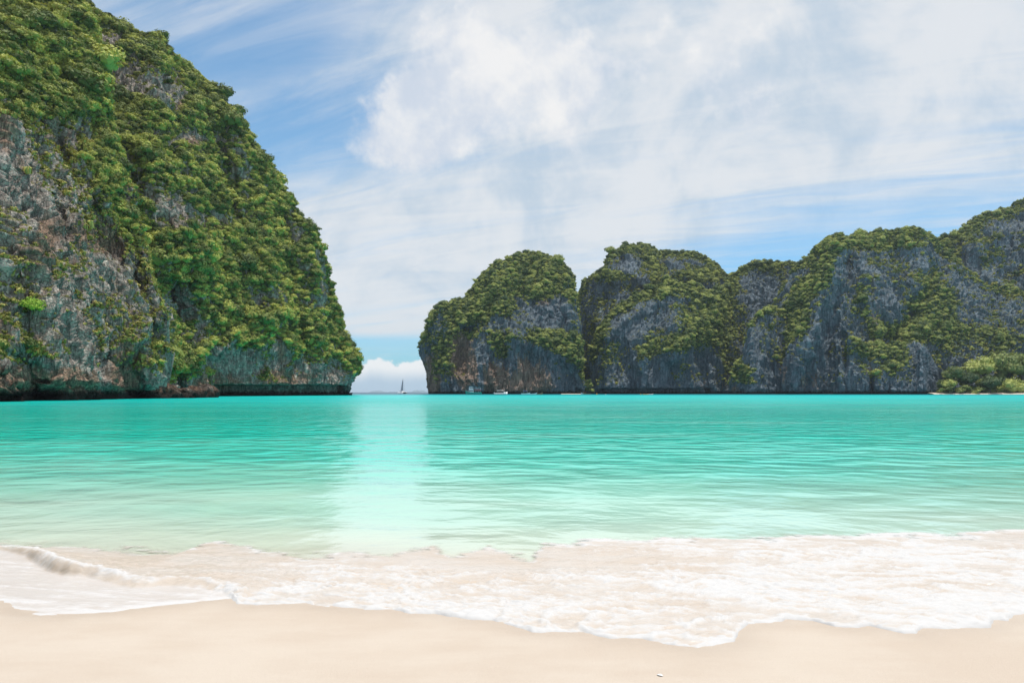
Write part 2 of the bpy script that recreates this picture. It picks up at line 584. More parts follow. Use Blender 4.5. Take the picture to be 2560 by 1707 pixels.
# the great headland on the left: far face first, then the nearer buttress
cliff('limestone_headland', 'tall green limestone headland dropping to the bay mouth', ROCK_L,
      crest=[(60, -330), (150, -120), (208, 0), (238, 20), (270, 31), (304, 57), (334, 73), (385, 94), (427, 131), (480, 171),
             (530, 212), (568, 261), (600, 306), (622, 351), (655, 404), (684, 449), (724, 506), (747, 537), (772, 562), (786, 594),
             (793, 643), (810, 684), (819, 733), (841, 794), (866, 847), (882, 893), (889, 930), (892, 975)],
      base=[(60, 205), (250, 205), (400, 214), (530, 262), (700, 310), (873, 356), (905, 372)],
      depth=[(60, 130), (220, 120), (400, 110), (510, 98), (637, 75), (755, 52), (840, 34), (880, 14), (894, 5)],
      xr=(60, 894), step=1.6, nrow=520, w=0.45, back=90,
      feats=[([(300, 330), (420, 500), (470, 640)], 30, 7), ([(560, 260), (650, 520), (690, 800)], 34, 8),
             ([(470, 160), (560, 420), (600, 640)], 22, -6), ([(720, 500), (770, 700), (800, 900)], 22, 6),
             ([(690, 520), (730, 760)], 14, -5), ([(430, 700), (440, 800), (430, 900), (440, 985)], 20, -16),
             ([(500, 880), (620, 860), (720, 870)], 30, 6), ([(640, 830), (560, 870)], 18, 4),
             ([(400, 700), (520, 770)], 16, -5)],
      amp=(7.0, 3.6, 1.3), tuck=[(800, 894, 925, 985, -30)], notch=[(525, 872, 964, 12)], seed=1.0, vnoise=1.5, veg=0.80, crest_drop=9,
      vegs=[(285, 97, 42, 24, -1.2), (425, 222, 40, 42, -1.1, 35), (455, 262, 22, 30, -0.8), (475, 352, 60, 17, -0.9), (300, 196, 45, 24, -0.8, 30),
            (345, 240, 35, 20, -0.6), (400, 500, 60, 34, -0.9, 20), (440, 545, 55, 30, -1.0), (555, 565, 60, 30, -0.9), (520, 540, 30, 22, -0.6),
            (320, 430, 26, 60, -0.6), (450, 755, 45, 38, -1.3, 35), (480, 795, 50, 22, -1.0, 20), (640, 745, 26, 26, -1.1), (460, 860, 35, 40, -0.8), (500, 840, 20, 30, -0.6),
            (590, 925, 70, 45, -1.3), (700, 885, 22, 45, -1.1), (570, 885, 40, 24, -0.8), (760, 935, 90, 34, -0.9), (850, 950, 60, 22, -0.9),
            (720, 545, 16, 50, -0.8), (745, 600, 13, 50, -0.7), (790, 640, 10, 50, -0.7), (812, 700, 10, 60, -0.5), (665, 450, 20, 30, -0.5),
            (430, 900, 40, 60, 0.7), (600, 650, 120, 100, 0.5), (480, 650, 60, 70, 0.6), (660, 810, 120, 30, 0.5)],
      warm=0.0, warms=[(460, 270, 14, 20, 0.9), (490, 355, 50, 14, 0.8), (550, 570, 50, 22, 0.9), (440, 560, 50, 25, 0.5), (700, 880, 16, 40, 0.5), (530, 955, 60, 26, 0.8), (700, 945, 120, 24, 0.7)])

cliff('limestone_buttress', 'nearer grey limestone buttress streaked with ochre and dry grass', ROCK_L,
      crest=[(-700, -800), (-300, -560), (0, -300), (100, -150), (180, -20), (215, 70), (232, 140), (258, 225), (290, 350), (322, 460), (352, 580), (378, 680),
             (402, 755), (414, 820), (416, 900), (408, 960), (404, 984)],
      base=[(-700, 96), (0, 118), (120, 133), (245, 155), (330, 168), (400, 181)],
      depth=[(-700, 130), (0, 120), (150, 100), (215, 78), (290, 55), (350, 34), (400, 14), (420, 6)],
      xr=(-700, 420), step=1.8, nrow=620, w=0.35, back=80, side=10,
      feats=[([(235, 150), (290, 330), (330, 480), (370, 660), (405, 800)], 15, 6), ([(60, 240), (210, 470), (330, 690)], 20, -4),
             ([(120, 500), (170, 700), (250, 900)], 16, -7), ([(200, 560), (250, 700), (300, 830)], 9, -3.5), ([(150, 560), (150, 700)], 22, 4),
             ([(185, 770), (225, 860), (250, 900)], 14, -6), ([(40, 900), (100, 960)], 30, -4), ([(150, 520), (165, 600)], 8, -3),
             ([(330, 700), (380, 880)], 12, -4), ([(310, 640), (350, 800), (370, 960)], 9, 3), ([(60, 560), (90, 760)], 26, 3),
             ([(0, 230), (20, 400)], 26, 5), ([(300, 925), (345, 960)], 26, -5), ([(0, 950), (70, 975), (120, 980)], 20, -5)],
      amp=(5.0, 3.2, 1.35), seed=2.0, veg=0.08, crest_drop=8,
      notch=[(-200, 60, 990, 3), (60, 150, 985, 5), (300, 410, 978, 5)],
      vegs=[(180, 720, 170, 190, -0.35), (60, 500, 80, 110, -0.40), (190, 430, 60, 80, -0.35), (300, 720, 60, 120, -0.2), (120, -60, 700, 260, 1.0), (60, 210, 230, 110, 0.65), (230, 300, 60, 170, 0.55, -15), (150, 430, 80, 70, 0.35), (280, 480, 40, 120, 0.45, -15),
            (330, 600, 22, 90, 0.4, -15), (20, 390, 40, 130, -0.8), (130, 570, 45, 60, -0.6), (40, 700, 70, 45, 0.55), (85, 780, 34, 30, 0.5),
            (100, 880, 90, 24, 0.40), (150, 680, 30, 30, 0.3), (230, 760, 60, 50, 0.15), (392, 900, 18, 70, 0.5), (60, 990, 300, 45, -0.8), (350, 700, 30, 60, 0.2),
            (240, 930, 80, 40, -0.5), (190, 330, 36, 40, -0.5), (250, 560, 40, 40, 0.25)],
      warm=0.18, warms=[(40, 955, 70, 34, 1.0), (170, 960, 70, 34, 1.3), (310, 930, 34, 60, 1.1), (15, 330, 14, 60, 0.5), (110, 620, 25, 60, 0.4), (250, 590, 60, 50, 0.5),
                        (100, 590, 18, 40, 0.4), (330, 850, 30, 60, 0.3)])

# across the bay
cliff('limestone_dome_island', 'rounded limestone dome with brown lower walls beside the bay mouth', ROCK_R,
      crest=[(1053, 868), (1058, 840), (1066, 818), (1079, 794), (1095, 774), (1111, 758), (1140, 748), (1169, 739), (1179, 720), (1197, 698), (1214, 678),
             (1247, 653), (1270, 644), (1295, 637), (1318, 631), (1340, 630), (1357, 632), (1373, 639), (1394, 648), (1412, 661), (1428, 690), (1436, 736),
             (1443, 790), (1449, 875), (1457, 955), (1459, 975)],
      base=[(1053, 622), (1120, 585), (1250, 566), (1380, 574), (1459, 592)],
      depth=[(1053, 8), (1075, 26), (1130, 50), (1200, 80), (1330, 110), (1412, 80), (1440, 30), (1459, 8)],
      xr=(1053, 1459), step=1.5, nrow=270, w=0.6, back=120, side=26,
      tuck=[(1100, 1052, 880, 985, 26)],
      feats=[([(1300, 845), (1380, 870), (1440, 900)], 26, 12), ([(1290, 850), (1275, 985)], 16, 8), ([(1230, 720), (1160, 800)], 18, 10),
             ([(1180, 830), (1150, 920)], 16, -8), ([(1350, 760), (1370, 800)], 34, -8), ([(1240, 860), (1235, 980)], 9, -7), ([(1415, 700), (1428, 850), (1445, 970)], 9, 7)],
      amp=(7.0, 4.0, 1.6), seed=3.0, vlines=[([(1310, 700), (1210, 750), (1150, 800), (1110, 850), (1112, 930)], 20, 0.5), ([(1432, 700), (1442, 850), (1452, 950)], 7, 0.6), ([(1300, 850), (1380, 845), (1440, 900)], 16, 0.35)], veg=0.22, crest_drop=5, vegtop=0.45,
      vegs=[(1310, 690, 110, 62, 0.85), (1210, 735, 90, 50, 0.5, -40), (1370, 725, 50, 40, 0.5), (1245, 765, 40, 30, 0.5), (1370, 785, 62, 36, -1.0), (1170, 780, 70, 30, 0.55),
            (1150, 740, 30, 20, 0.5), (1085, 830, 32, 80, 0.30), (1110, 900, 25, 60, 0.3), (1175, 840, 30, 14, 0.6), (1245, 855, 26, 40, 0.45), (1380, 845, 60, 26, 0.75), (1420, 890, 26, 34, 0.6),
            (1170, 920, 60, 60, -0.6), (1260, 940, 90, 50, -0.6), (1350, 930, 70, 60, -0.4), (1425, 760, 10, 120, 0.1), (1200, 690, 16, 60, -0.4, 30), (1260, 870, 20, 40, 0.4)],
      warm=0.02, warms=[(1152, 890, 32, 60, 1.6), (1170, 930, 24, 40, 1.3), (1078, 950, 20, 60, 1.8), (1240, 945, 34, 45, 1.0), (1330, 950, 60, 45, 0.9), (1235, 695, 12, 12, 0.6), (1362, 755, 24, 14, 0.5), (1310, 920, 20, 50, 0.4)])

cliff('limestone_ridge', 'high shaded limestone ridge rising behind the slot', ROCK_R,
      crest=[(1430, 800), (1437, 765), (1446, 730), (1457, 707), (1470, 690), (1490, 683), (1512, 676), (1519, 655), (1525, 632), (1543, 620), (1563, 611), (1582, 607),
             (1602, 607), (1622, 612), (1638, 623), (1650, 629), (1670, 624), (1688, 628), (1702, 635), (1718, 632), (1735, 631), (1755, 636), (1773, 645), (1790, 656),
             (1800, 668), (1817, 683), (1850, 700), (1900, 730)],
      base=[(1430, 740), (1462, 725), (1500, 665), (1600, 655), (1900, 680)],
      depth=[(1430, 10), (1470, 36), (1520, 60), (1600, 120), (1750, 110), (1900, 80)],
      xr=(1430, 1900), step=1.5, nrow=250, w=0.45, back=120, side=20,
      feats=[([(1520, 690), (1620, 700), (1700, 690), (1800, 720)], 20, 12), ([(1560, 620), (1590, 690)], 14, 9), ([(1625, 690), (1638, 725)], 8, 7),
             ([(1660, 640), (1650, 680)], 14, -9), ([(1720, 660), (1780, 720)], 24, 9), ([(1460, 720), (1450, 980)], 14, 5)],
      amp=(8.0, 4.5, 1.6), seed=4.0, vlines=[([(1500, 690), (1600, 716), (1680, 705), (1800, 690)], 12, 0.45), ([(1625, 640), (1632, 720)], 9, 0.5), ([(1460, 710), (1450, 800)], 8, 0.4)], veg=0.16, crest_drop=4, vegtop=0.5,
      vegs=[(1560, 628, 40, 14, 0.4), (1625, 660, 36, 22, 0.6), (1545, 690, 50, 14, 0.5), (1690, 655, 60, 14, -0.2), (1740, 690, 60, 20, 0.5), (1640, 700, 20, 30, 0.3),
            (1570, 660, 30, 22, -0.6), (1480, 760, 40, 50, 0.1), (1600, 705, 60, 14, -0.4), (1480, 860, 20, 60, 0.4)],
      warm=-0.1)

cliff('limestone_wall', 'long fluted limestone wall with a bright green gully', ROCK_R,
      crest=[(1466, 975), (1474, 930), (1483, 885), (1492, 855), (1503, 822), (1515, 796), (1527, 780), (1538, 768), (1562, 748), (1589, 731), (1615, 725), (1640, 721), (1655, 708),
             (1670, 697), (1688, 700), (1700, 714), (1713, 716), (1728, 706), (1744, 716), (1765, 724), (1790, 724), (1808, 712), (1824, 688), (1840, 677), (1861, 664), (1880, 657),
             (1901, 652), (1930, 655), (1962, 652), (1999, 655), (2080, 665)],
      base=[(1466, 635), (1520, 600), (1700, 590), (1800, 618), (1850, 650), (2080, 700)],
      depth=[(1466, 8), (1500, 26), (1560, 44), (1640, 60), (1800, 70), (1880, 60), (2080, 40)],
      xr=(1466, 2080), step=1.5, nrow=240, w=0.4, back=90, side=18,
      feats=[([(1800, 735), (1740, 830), (1690, 880)], 34, 16), ([(1830, 700), (1810, 860), (1820, 980)], 16, -10), ([(1500, 850), (1580, 790), (1660, 750)], 12, 8),
             ([(1560, 820), (1600, 900)], 26, 6), ([(1700, 740), (1690, 820)], 14, 6), ([(1760, 900), (1770, 980)], 12, -5), ([(1610, 900), (1600, 980)], 12, 5),
             ([(1490, 880), (1480, 980)], 8, 5)],
      amp=(6.0, 3.6, 1.6), seed=5.0, vlines=[([(1478, 930), (1492, 860), (1515, 800), (1545, 772), (1600, 740), (1670, 728)], 10, 0.55), ([(1850, 700), (1790, 780), (1730, 840), (1650, 872)], 22, 0.3)], veg=0.10, crest_drop=4, vegtop=0.45, notch=[(1490, 1790, 973, 6)],
      vegs=[(1790, 790, 70, 75, 0.75, 30), (1700, 860, 110, 30, 0.65, -10), (1560, 760, 60, 18, 0.5, -30), (1650, 735, 60, 14, 0.35), (1500, 850, 14, 70, 0.5, 20), (1530, 880, 34, 30, 0.45),
            (1620, 855, 30, 24, 0.3), (1700, 720, 44, 20, 0.5), (1830, 720, 40, 20, 0.3), (1900, 665, 60, 16, 0.5), (1900, 740, 60, 50, -0.5), (1570, 930, 30, 22, 0.25), (1700, 925, 30, 22, 0.35),
            (1610, 950, 60, 34, -0.4), (1590, 810, 60, 30, -0.3), (1810, 900, 30, 60, 0.4), (1860, 770, 20, 20, 0.4), (1740, 780, 60, 60, 0.35)],
      warm=-0.12, warms=[(1780, 965, 40, 20, 0.4)])

cliff('limestone_foothill', 'small grassy limestone foothill under the right massif', ROCK_R,
      crest=[(1824, 975), (1830, 945), (1836, 925), (1848, 903), (1862, 885), (1866, 850), (1871, 825), (1880, 800), (1892, 786), (1908, 778), (1925, 768), (1960, 780), (2000, 800)],
      base=[(1824, 575), (1880, 560), (2000, 572)], depth=[(1824, 6), (1870, 22), (2000, 40)],
      xr=(1824, 2000), step=1.5, nrow=150, w=0.4, back=50, side=12, amp=(4.0, 3.0, 1.4), seed=6.0, veg=0.28, crest_drop=3, vegtop=0.6,
      vegs=[(1860, 930, 30, 40, 0.5), (1880, 890, 30, 40, -0.4)], warm=-0.05, warms=[(1840, 975, 20, 15, 0.5)])

cliff('limestone_massif', 'steep limestone massif with a long green left ridge', ROCK_R,
      crest=[(1880, 975), (1888, 935), (1895, 890), (1902, 850), (1915, 811), (1930, 773), (1945, 747), (1957, 720), (1969, 698), (1985, 675), (2003, 656), (2030, 638), (2043, 615),
             (2055, 602), (2067, 591), (2082, 586), (2094, 580), (2118, 593), (2138, 588), (2172, 585), (2206, 581), (2239, 576), (2260, 570), (2277, 565), (2307, 573), (2325, 582), (2340, 600),
             (2380, 640), (2460, 700), (2700, 760)],
      base=[(1880, 612), (1930, 585), (1990, 560), (2100, 540), (2250, 546), (2400, 556), (2700, 560)],
      depth=[(1880, 8), (1930, 40), (2000, 66), (2100, 90), (2300, 90), (2700, 60)],
      xr=(1880, 2700), step=1.6, nrow=270, w=0.38, back=120, side=20,
      feats=[([(2100, 600), (2080, 700), (2030, 800), (1990, 900), (1970, 980)], 34, 20), ([(2150, 640), (2170, 760), (2200, 840)], 14, 7), ([(2180, 700), (2200, 830)], 9, 5),
             ([(2110, 660), (2075, 800), (2060, 980)], 20, -12), ([(2260, 620), (2300, 760)], 22, 6), ([(2350, 640), (2290, 780), (2230, 850)], 24, -16), ([(2110, 840), (2130, 980)], 10, -6),
             ([(2000, 860), (1990, 980)], 12, 5)],
      amp=(6.0, 3.8, 1.6), seed=7.0, vlines=[([(2090, 590), (2045, 665), (2000, 740), (1958, 830), (1925, 910), (1895, 970)], 24, 0.75), ([(2150, 720), (2172, 800), (2190, 840)], 8, 0.4), ([(2340, 640), (2300, 760), (2240, 830)], 18, 0.4)], veg=0.02, crest_drop=4, vegtop=0.55,
      vegs=[(2020, 740, 24, 110, 0.85, 32), (1930, 880, 20, 110, 0.8, 20), (1990, 820, 26, 50, 0.5, 30), (2100, 610, 60, 24, 0.5), (2220, 605, 110, 24, 0.65), (2200, 640, 60, 24, 0.3),
            (1880, 940, 30, 34, 0.6), (2330, 760, 60, 60, 0.8, 30), (2290, 830, 110, 34, 0.9), (2220, 830, 30, 30, 0.6), (2160, 740, 30, 60, 0.2), (2260, 700, 60, 40, 0.25), (2060, 690, 30, 40, 0.3),
            (2240, 760, 30, 30, -0.2), (2450, 860, 120, 60, 0.6), (2000, 810, 30, 24, 0.5), (2080, 950, 30, 20, 0.3), (1960, 950, 60, 50, -0.4)],
      warm=-0.12, warms=[(2190, 810, 14, 60, 0.7), (2150, 830, 12, 30, 0.5), (2020, 955, 60, 24, 0.5), (1960, 930, 20, 30, 0.4), (2135, 930, 16, 30, 0.3)])

cliff('limestone_hillside', 'wooded limestone hillside climbing out of the frame', ROCK_R,
      crest=[(2290, 640), (2310, 620), (2337, 597), (2375, 585), (2408, 571), (2442, 542), (2476, 531), (2500, 520), (2527, 511), (2537, 500), (2560, 492), (2700, 430), (3000, 420), (3300, 520)],
      base=[(2290, 620), (2400, 600), (2560, 585), (3300, 480)], depth=[(2290, 70), (2400, 90), (2700, 130), (3300, 120)],
      xr=(2290, 3300), step=2.0, nrow=260, w=0.35, back=150, side=10,
      feats=[([(2420, 590), (2470, 700), (2500, 800)], 24, 8), ([(2540, 560), (2520, 700)], 24, -6)],
      amp=(8.0, 4.2, 1.6), seed=8.0, veg=0.30, crest_drop=4, vegtop=0.5,
      vegs=[(2380, 640, 50, 60, 0.4), (2540, 600, 40, 60, -0.3), (2440, 700, 60, 40, -0.5), (2500, 640, 50, 30, 0.3), (2500, 790, 100, 26, -0.7), (2500, 750, 60, 22, 0.6), (2450, 850, 200, 40, 0.6), (2420, 660, 26, 60, -0.4)],
      warm=-0.1)

cliff('limestone_knob', 'low pale limestone knob at the water under the massif', ROCK_R,
      crest=[(2112, 900), (2116, 850), (2121, 838), (2138, 847), (2172, 862), (2200, 863), (2222, 860), (2245, 856), (2266, 853), (2283, 848), (2300, 853), (2317, 863), (2327, 880),
             (2337, 900), (2344, 920), (2346, 950), (2346, 975)],
      base=[(2112, 535), (2200, 522), (2300, 518), (2346, 530)], depth=[(2112, 5), (2180, 26), (2290, 26), (2346, 5)],
      xr=(2112, 2346), step=1.4, nrow=140, w=0.5, back=40, side=12,
      feats=[([(2175, 940), (2180, 980)], 8, -8), ([(2300, 860), (2310, 970)], 16, 5), ([(2140, 900), (2190, 930)], 14, -5), ([(2225, 930), (2220, 980)], 6, -5)],
      amp=(3.0, 2.6, 1.3), seed=9.0, veg=0.12, crest_drop=3, vegtop=0.3,
      vegs=[(2160, 880, 50, 24, 0.8), (2230, 890, 40, 34, 0.75), (2320, 930, 30, 60, -0.7), (2290, 870, 20, 20, -0.2), (2240, 950, 30, 20, 0.2)],
      warm=-0.1, warms=[(2170, 925, 20, 12, 0.5)])


# boulders at the foot of the buttress
def boulder_mesh(seed, mat):
    bm = bmesh.new()
    bmesh.ops.create_icosphere(bm, subdivisions=4, radius=1.0)
    co = np.array([v.co[:] for v in bm.verts])
    n1 = fbm(co[:, 0]*1.1+seed*5, co[:, 1]*1.1, co[:, 2]*1.1, 4)
    n2 = ridged(co[:, 0]*2.2+seed*5, co[:, 1]*2.2, co[:, 2]*1.6, 3)
    for v, a, b in zip(bm.verts, n1, n2):
        v.co *= 1 + 0.45*a + 0.18*(b-0.5)
        if v.co.z < -0.55: v.co.z = -0.55
    me = bpy.data.meshes.new('boulder')
    bm.to_mesh(me); bm.free()
    me.materials.append(mat)
    me.polygons.foreach_set('use_smooth', np.full(len(me.polygons), True))
    for k, val in (('veg', -0.4), ('warm', 0.55)):
        at = me.attributes.new(k, 'FLOAT', 'POINT')
        at.data.foreach_set('value', np.full(len(me.vertices), val, np.float32))
    return me


BROWN = rock_material('brown_wet_limestone', (0.26, 0.20, 0.16), (0.06, 0.05, 0.045), (0.30, 0.17, 0.11), (0.13, 0.14, 0.035))
for i, (px, D_, w_, h_, lab) in enumerate([
        (386, 186, 3.6, 2.6, 'brown wet boulder tight against the end of the grey buttress'),
        (418, 190, 4.2, 3.0, 'broad brown boulder beside the buttress, below the green gully'),
        (452, 196, 4.6, 2.3, 'long low brown boulder in the middle of the row at the gully foot'),
        (486, 206, 3.6, 2.7, 'dark brown boulder just before the mouth of the sea cave'),
        (512, 216, 4.4, 3.4, 'brown boulder beside the left edge of the dark sea cave')]):
    o = bpy.data.objects.new('boulder', boulder_mesh(i+1, BROWN))
    C.objects.link(o)
    o.location = ((px-CX)/F*D_, D_, 0.6)
    o.scale = (w_, w_*0.9, h_)
    o.rotation_euler = (0, 0, i*1.3)
    tag(o, lab, 'boulder', 'brown boulders at the foot of the headland')


# ------------------------------------------------------------------ trees
def crown_mesh(name, seed, mat, flat=1.0, nleaf=420, lobes=7, leaf=0.10, droop=0.0):
    """unit-radius crown: lumpy dark cores with leaf clumps all over them"""
    r = np.random.default_rng(seed)
    V, Fc = [], []
    L = [(0, 0, 0.15, 0.62)]
    for i in range(lobes):
        a = 2*math.pi*i/lobes + r.uniform(-.4, .4)
        d = r.uniform(0.38, 0.66)
        L.append((d*math.cos(a), d*math.sin(a), r.uniform(-0.05, 0.38), r.uniform(0.26, 0.44)))
    L.append((r.uniform(-.2, .2), r.uniform(-.2, .2), 0.55, 0.36))
    for (x, y, z, q) in L:                     # cores
        b0 = len(V)
        bm = bmesh.new()
        bmesh.ops.create_icosphere(bm, subdivisions=1, radius=q*0.80)
        for v in bm.verts:
            s = r.uniform(0.85, 1.1)
            V.append((x+v.co.x*s, y+v.co.y*s, (z+v.co.z*s)*flat))
        for f in bm.faces: Fc.append([b0+v.index for v in f.verts])
        bm.free()
    tot = sum(q*q for *_, q in L)
    for (x, y, z, q) in L:
        for k in range(int(nleaf*1.6*q*q/tot)):
            d = r.normal(size=3); d[2] = abs(d[2])*0.9 - 0.25*r.random(); d /= np.linalg.norm(d)
            p = np.array([x, y, z]) + d*q*r.uniform(0.74, 1.28)
            if any(np.linalg.norm(p-np.array(l_[:3])) < l_[3]*0.8 for l_ in L): continue
            n_ = d + r.normal(size=3)*0.45 + np.array([0, 0, 0.35]); n_ /= np.linalg.norm(n_)
            u = np.cross(n_, r.normal(size=3)); u /= np.linalg.norm(u)
            w_ = np.cross(n_, u)
            s = leaf*0.82*r.uniform(0.5, 1.45)
            b0 = len(V)
            p = p*np.array([1, 1, flat])
            k1 = r.uniform(0.5, 0.9)
            for (a, b) in ((-1, -k1*.6), (0.1, -k1), (1, 0.1), (0.2, k1), (-.8, k1*.5)):
                V.append(tuple(p + u*s*a + w_*s*b))
            Fc.append([b0, b0+1, b0+2, b0+3, b0+4])
    return raw_mesh(name, V, Fc, [mat])


def tuft_mesh(seed, mat, n=34):
    r = np.random.default_rng(seed)
    V, Fc = [], []
    for k in range(n):
        a = r.uniform(0, 2*math.pi); o_ = r.uniform(0, 0.35)
        bx, by = o_*math.cos(a), o_*math.sin(a)
        ln = r.uniform(0.5, 1.05); out = r.uniform(0.2, 0.9)
        ca, sa = math.cos(a + r.uniform(-.5, .5)), math.sin(a + r.uniform(-.5, .5))
        w_ = r.uniform(0.05, 0.11)
        p0 = np.array([bx, by, -0.1]); p1 = np.array([bx+ca*out*.45*ln, by+sa*out*.45*ln, ln*.75]); p2 = np.array([bx+ca*out*ln, by+sa*out*ln, ln*(0.8-0.45*out)])
        sd2 = np.array([-sa, ca, 0])*w_
        b0 = len(V)
        V += [tuple(p0-sd2), tuple(p0+sd2), tuple(p1-sd2*1.3), tuple(p1+sd2*1.3), tuple(p2)]
        Fc += [[b0, b0+1, b0+3, b0+2], [b0+2, b0+3, b0+4]]
    return raw_mesh('tuft', V, Fc, [mat])


def trunk_mesh(seed):
    r = np.random.default_rng(seed)
    V, Fc = [], []
    def limb(p, q, r0, r1, k=5):
        p = np.array(p, float); q = np.array(q, float)
        ax = q-p; u = np.cross(ax, [0.3, 0.9, 0.1]); u /= np.linalg.norm(u); w_ = np.cross(ax, u); w_ /= np.linalg.norm(w_)
        b0 = len(V)
        mid_ = (p+q)/2 + r.normal(size=3)*0.04
        for c0, rr_ in ((p, r0), (mid_, (r0+r1)/2), (q, r1)):
            for i in range(k):
                a = 2*math.pi*i/k
                V.append(tuple(c0 + (u*math.cos(a)+w_*math.sin(a))*rr_))
        for s in range(2):
            for i in range(k):
                Fc.append([b0+s*k+i, b0+s*k+(i+1) % k, b0+(s+1)*k+(i+1) % k, b0+(s+1)*k+i])
    limb((0, 0, -0.9), (0.04, 0.02, -0.1), 0.085, 0.06)
    for i in range(5):
        a = 2*math.pi*i/5 + r.uniform(-.3, .3)
        limb((0.04, 0.02, -0.12), (0.5*math.cos(a), 0.5*math.sin(a), r.uniform(0.1, 0.4)), 0.045, 0.015, 4)
    return raw_mesh('trunk', V, Fc, [BARK], smooth=True)


VAR = []
for nm, mt in (('near', LEAF), ('far', LEAF_R)):
    VAR.append([crown_mesh('crown', 21, mt, 0.85, 520, 7, 0.085), crown_mesh('crown', 22, mt, 0.65, 520, 9, 0.085), crown_mesh('crown', 23, mt, 1.05, 480, 6, 0.09),
                crown_mesh('crown', 24, mt, 0.75, 440, 5, 0.10)])
LIME_CROWN = crown_mesh('crown', 25, LIME, 0.8, 640, 9, 0.075)
TRUNK = [trunk_mesh(s) for s in (1, 2, 3)]
TUFT = [tuft_mesh(s, GRASS) for s in (1, 2, 3)]


def scatter(ms, spacing, thr, soft, seed, tufts=False, zlim=None):
    """random points on a mass, kept where the growth map is dense enough"""
    r = np.random.default_rng(seed)
    P, N_, vd, nrow = ms['P'], ms['N'], ms['vd'], ms['nrow']
    a = P[:-1, :-1]; b = P[:-1, 1:]; c_ = P[1:, :-1]
    area = np.linalg.norm(np.cross(b-a, c_-a), axis=-1)
    ok = np.zeros_like(area, bool)
    ok[:nrow+3] = True
    pxm = ms['px'][:-1, :-1]; pym = ms['py'][:-1, :-1]
    ok &= (pxm > -160) & (pxm < 2720) & (pym > -140)
    pr = 1/(1+np.exp(-(vd[:-1, :-1]-thr)/soft))
    if tufts: pr = pr*np.where(vd[:-1, :-1] > 0.75, 0.2, 1.0)
    wgt = area*ok*pr
    tot = wgt.sum()
    n = int(tot/(spacing*spacing))
    cum = np.cumsum(wgt.reshape(-1)); cum /= cum[-1]
    k = np.searchsorted(cum, r.random(n))
    i, j = np.unravel_index(np.minimum(k, area.size-1), area.shape)
    u = r.random(n)[:, None]; v = r.random(n)[:, None]
    p = P[i, j]*(1-u)*(1-v) + P[i, j+1]*u*(1-v) + P[i+1, j]*(1-u)*v + P[i+1, j+1]*u*v
    return p, N_[i, j], vd[i, j]


POINTS = []   # x y z, scale, normal, density, far flag
for ms in MASSES:
    far = ms['name'] not in ('limestone_headland', 'limestone_buttress')
    sp = {'limestone_headland': 1.32, 'limestone_buttress': 1.2}.get(ms['name'], 1.55)
    p, n_, d = scatter(ms, sp, 0.60 if far else (0.56 if ms['name'] == 'limestone_headland' else 0.70), 0.045 if far else 0.06, 31 + len(POINTS))
    r = np.random.default_rng(99 + len(POINTS))
    base_s = {'limestone_headland': 1.28, 'limestone_buttress': 1.05}.get(ms['name'], 1.18)
    s = base_s * np.exp(r.normal(size=len(p))*0.44) * np.clip(0.75 + 0.45*(d-0.4), 0.6, 1.15)
    s = np.where(r.random(len(p)) < 0.05, s*1.5, s)
    p = p + n_*(s*0.22)[:, None]
    p[:, 2] += s*0.15
    POINTS.append(np.concatenate([p, s[:, None], n_, d[:, None], np.full((len(p), 1), float(far))], 1))
PT = np.concatenate(POINTS)
# which show largest
pxx, pyy = to_px(PT[:, :3])
inview = (pxx > 10) & (pxx < 2550) & (pyy > 10) & (pyy < 984)
size = np.where(inview, PT[:, 3]/PT[:, 1], 0)
order = np.argsort(-size)
first = order[:286]
rest = order[286:]


def tree_rot(n_, r):
    """crowns lean a little out of the slope"""
    return (-n_[1]*0.35 + r.normal()*0.08, n_[0]*0.35 + r.normal()*0.08, r.uniform(0, 2*math.pi))


def add_tree(name, loc, s, crown, trunk, rot, label, cat, group, zs=1.0, base_label=None):
    e = bpy.data.objects.new(name, None)
    e.empty_display_size = 0.5
    C.objects.link(e)
    e.location = loc
    e.rotation_euler = rot
    e.scale = (s, s, s*zs)
    c_ = bpy.data.objects.new('crown', crown); C.objects.link(c_); c_.parent = e
    t_ = bpy.data.objects.new('trunk', trunk); C.objects.link(t_); t_.parent = e
    return tag(e, label, cat, group)


LAND = [(40, 40, 'the top left corner'), (180, 60, 'the skyline notch'), (30, 240, 'the green buttress shoulder'),
        (20, 400, 'the left edge cliff'), (180, 230, 'the upper buttress'), (250, 350, 'the buttress ridge'), (140, 430, 'the buttress middle shelf'),
        (130, 590, 'the pale buttress pillars'), (300, 520, 'the narrow buttress rib'), (85, 780, 'the vivid green shrub'), (240, 700, 'the streaked buttress wall'),
        (100, 900, 'the left waterline ledge'), (360, 640, 'the lower buttress ridge'), (285, 97, 'the summit cliff'), (425, 222, 'the high fluted patch'),
        (475, 352, 'the high reddish band'), (400, 500, 'the middle grey slab'), (555, 565, 'the middle reddish cliff'),
        (505, 640, 'the spreading lime tree'), (450, 755, 'the low smooth slab'), (640, 745, 'the small pale niche'), (640, 810, 'the dark olive tree'),
        (700, 885, 'the pale cave spur'), (560, 920, 'the cracked cave wall'), (430, 925, 'the boulder gully'), (850, 930, 'the seaward tip'),
        (720, 560, 'the bare edge ribs'), (560, 250, 'the upper skyline'), (680, 450, 'the middle skyline'), (800, 640, 'the steep seaward edge')]


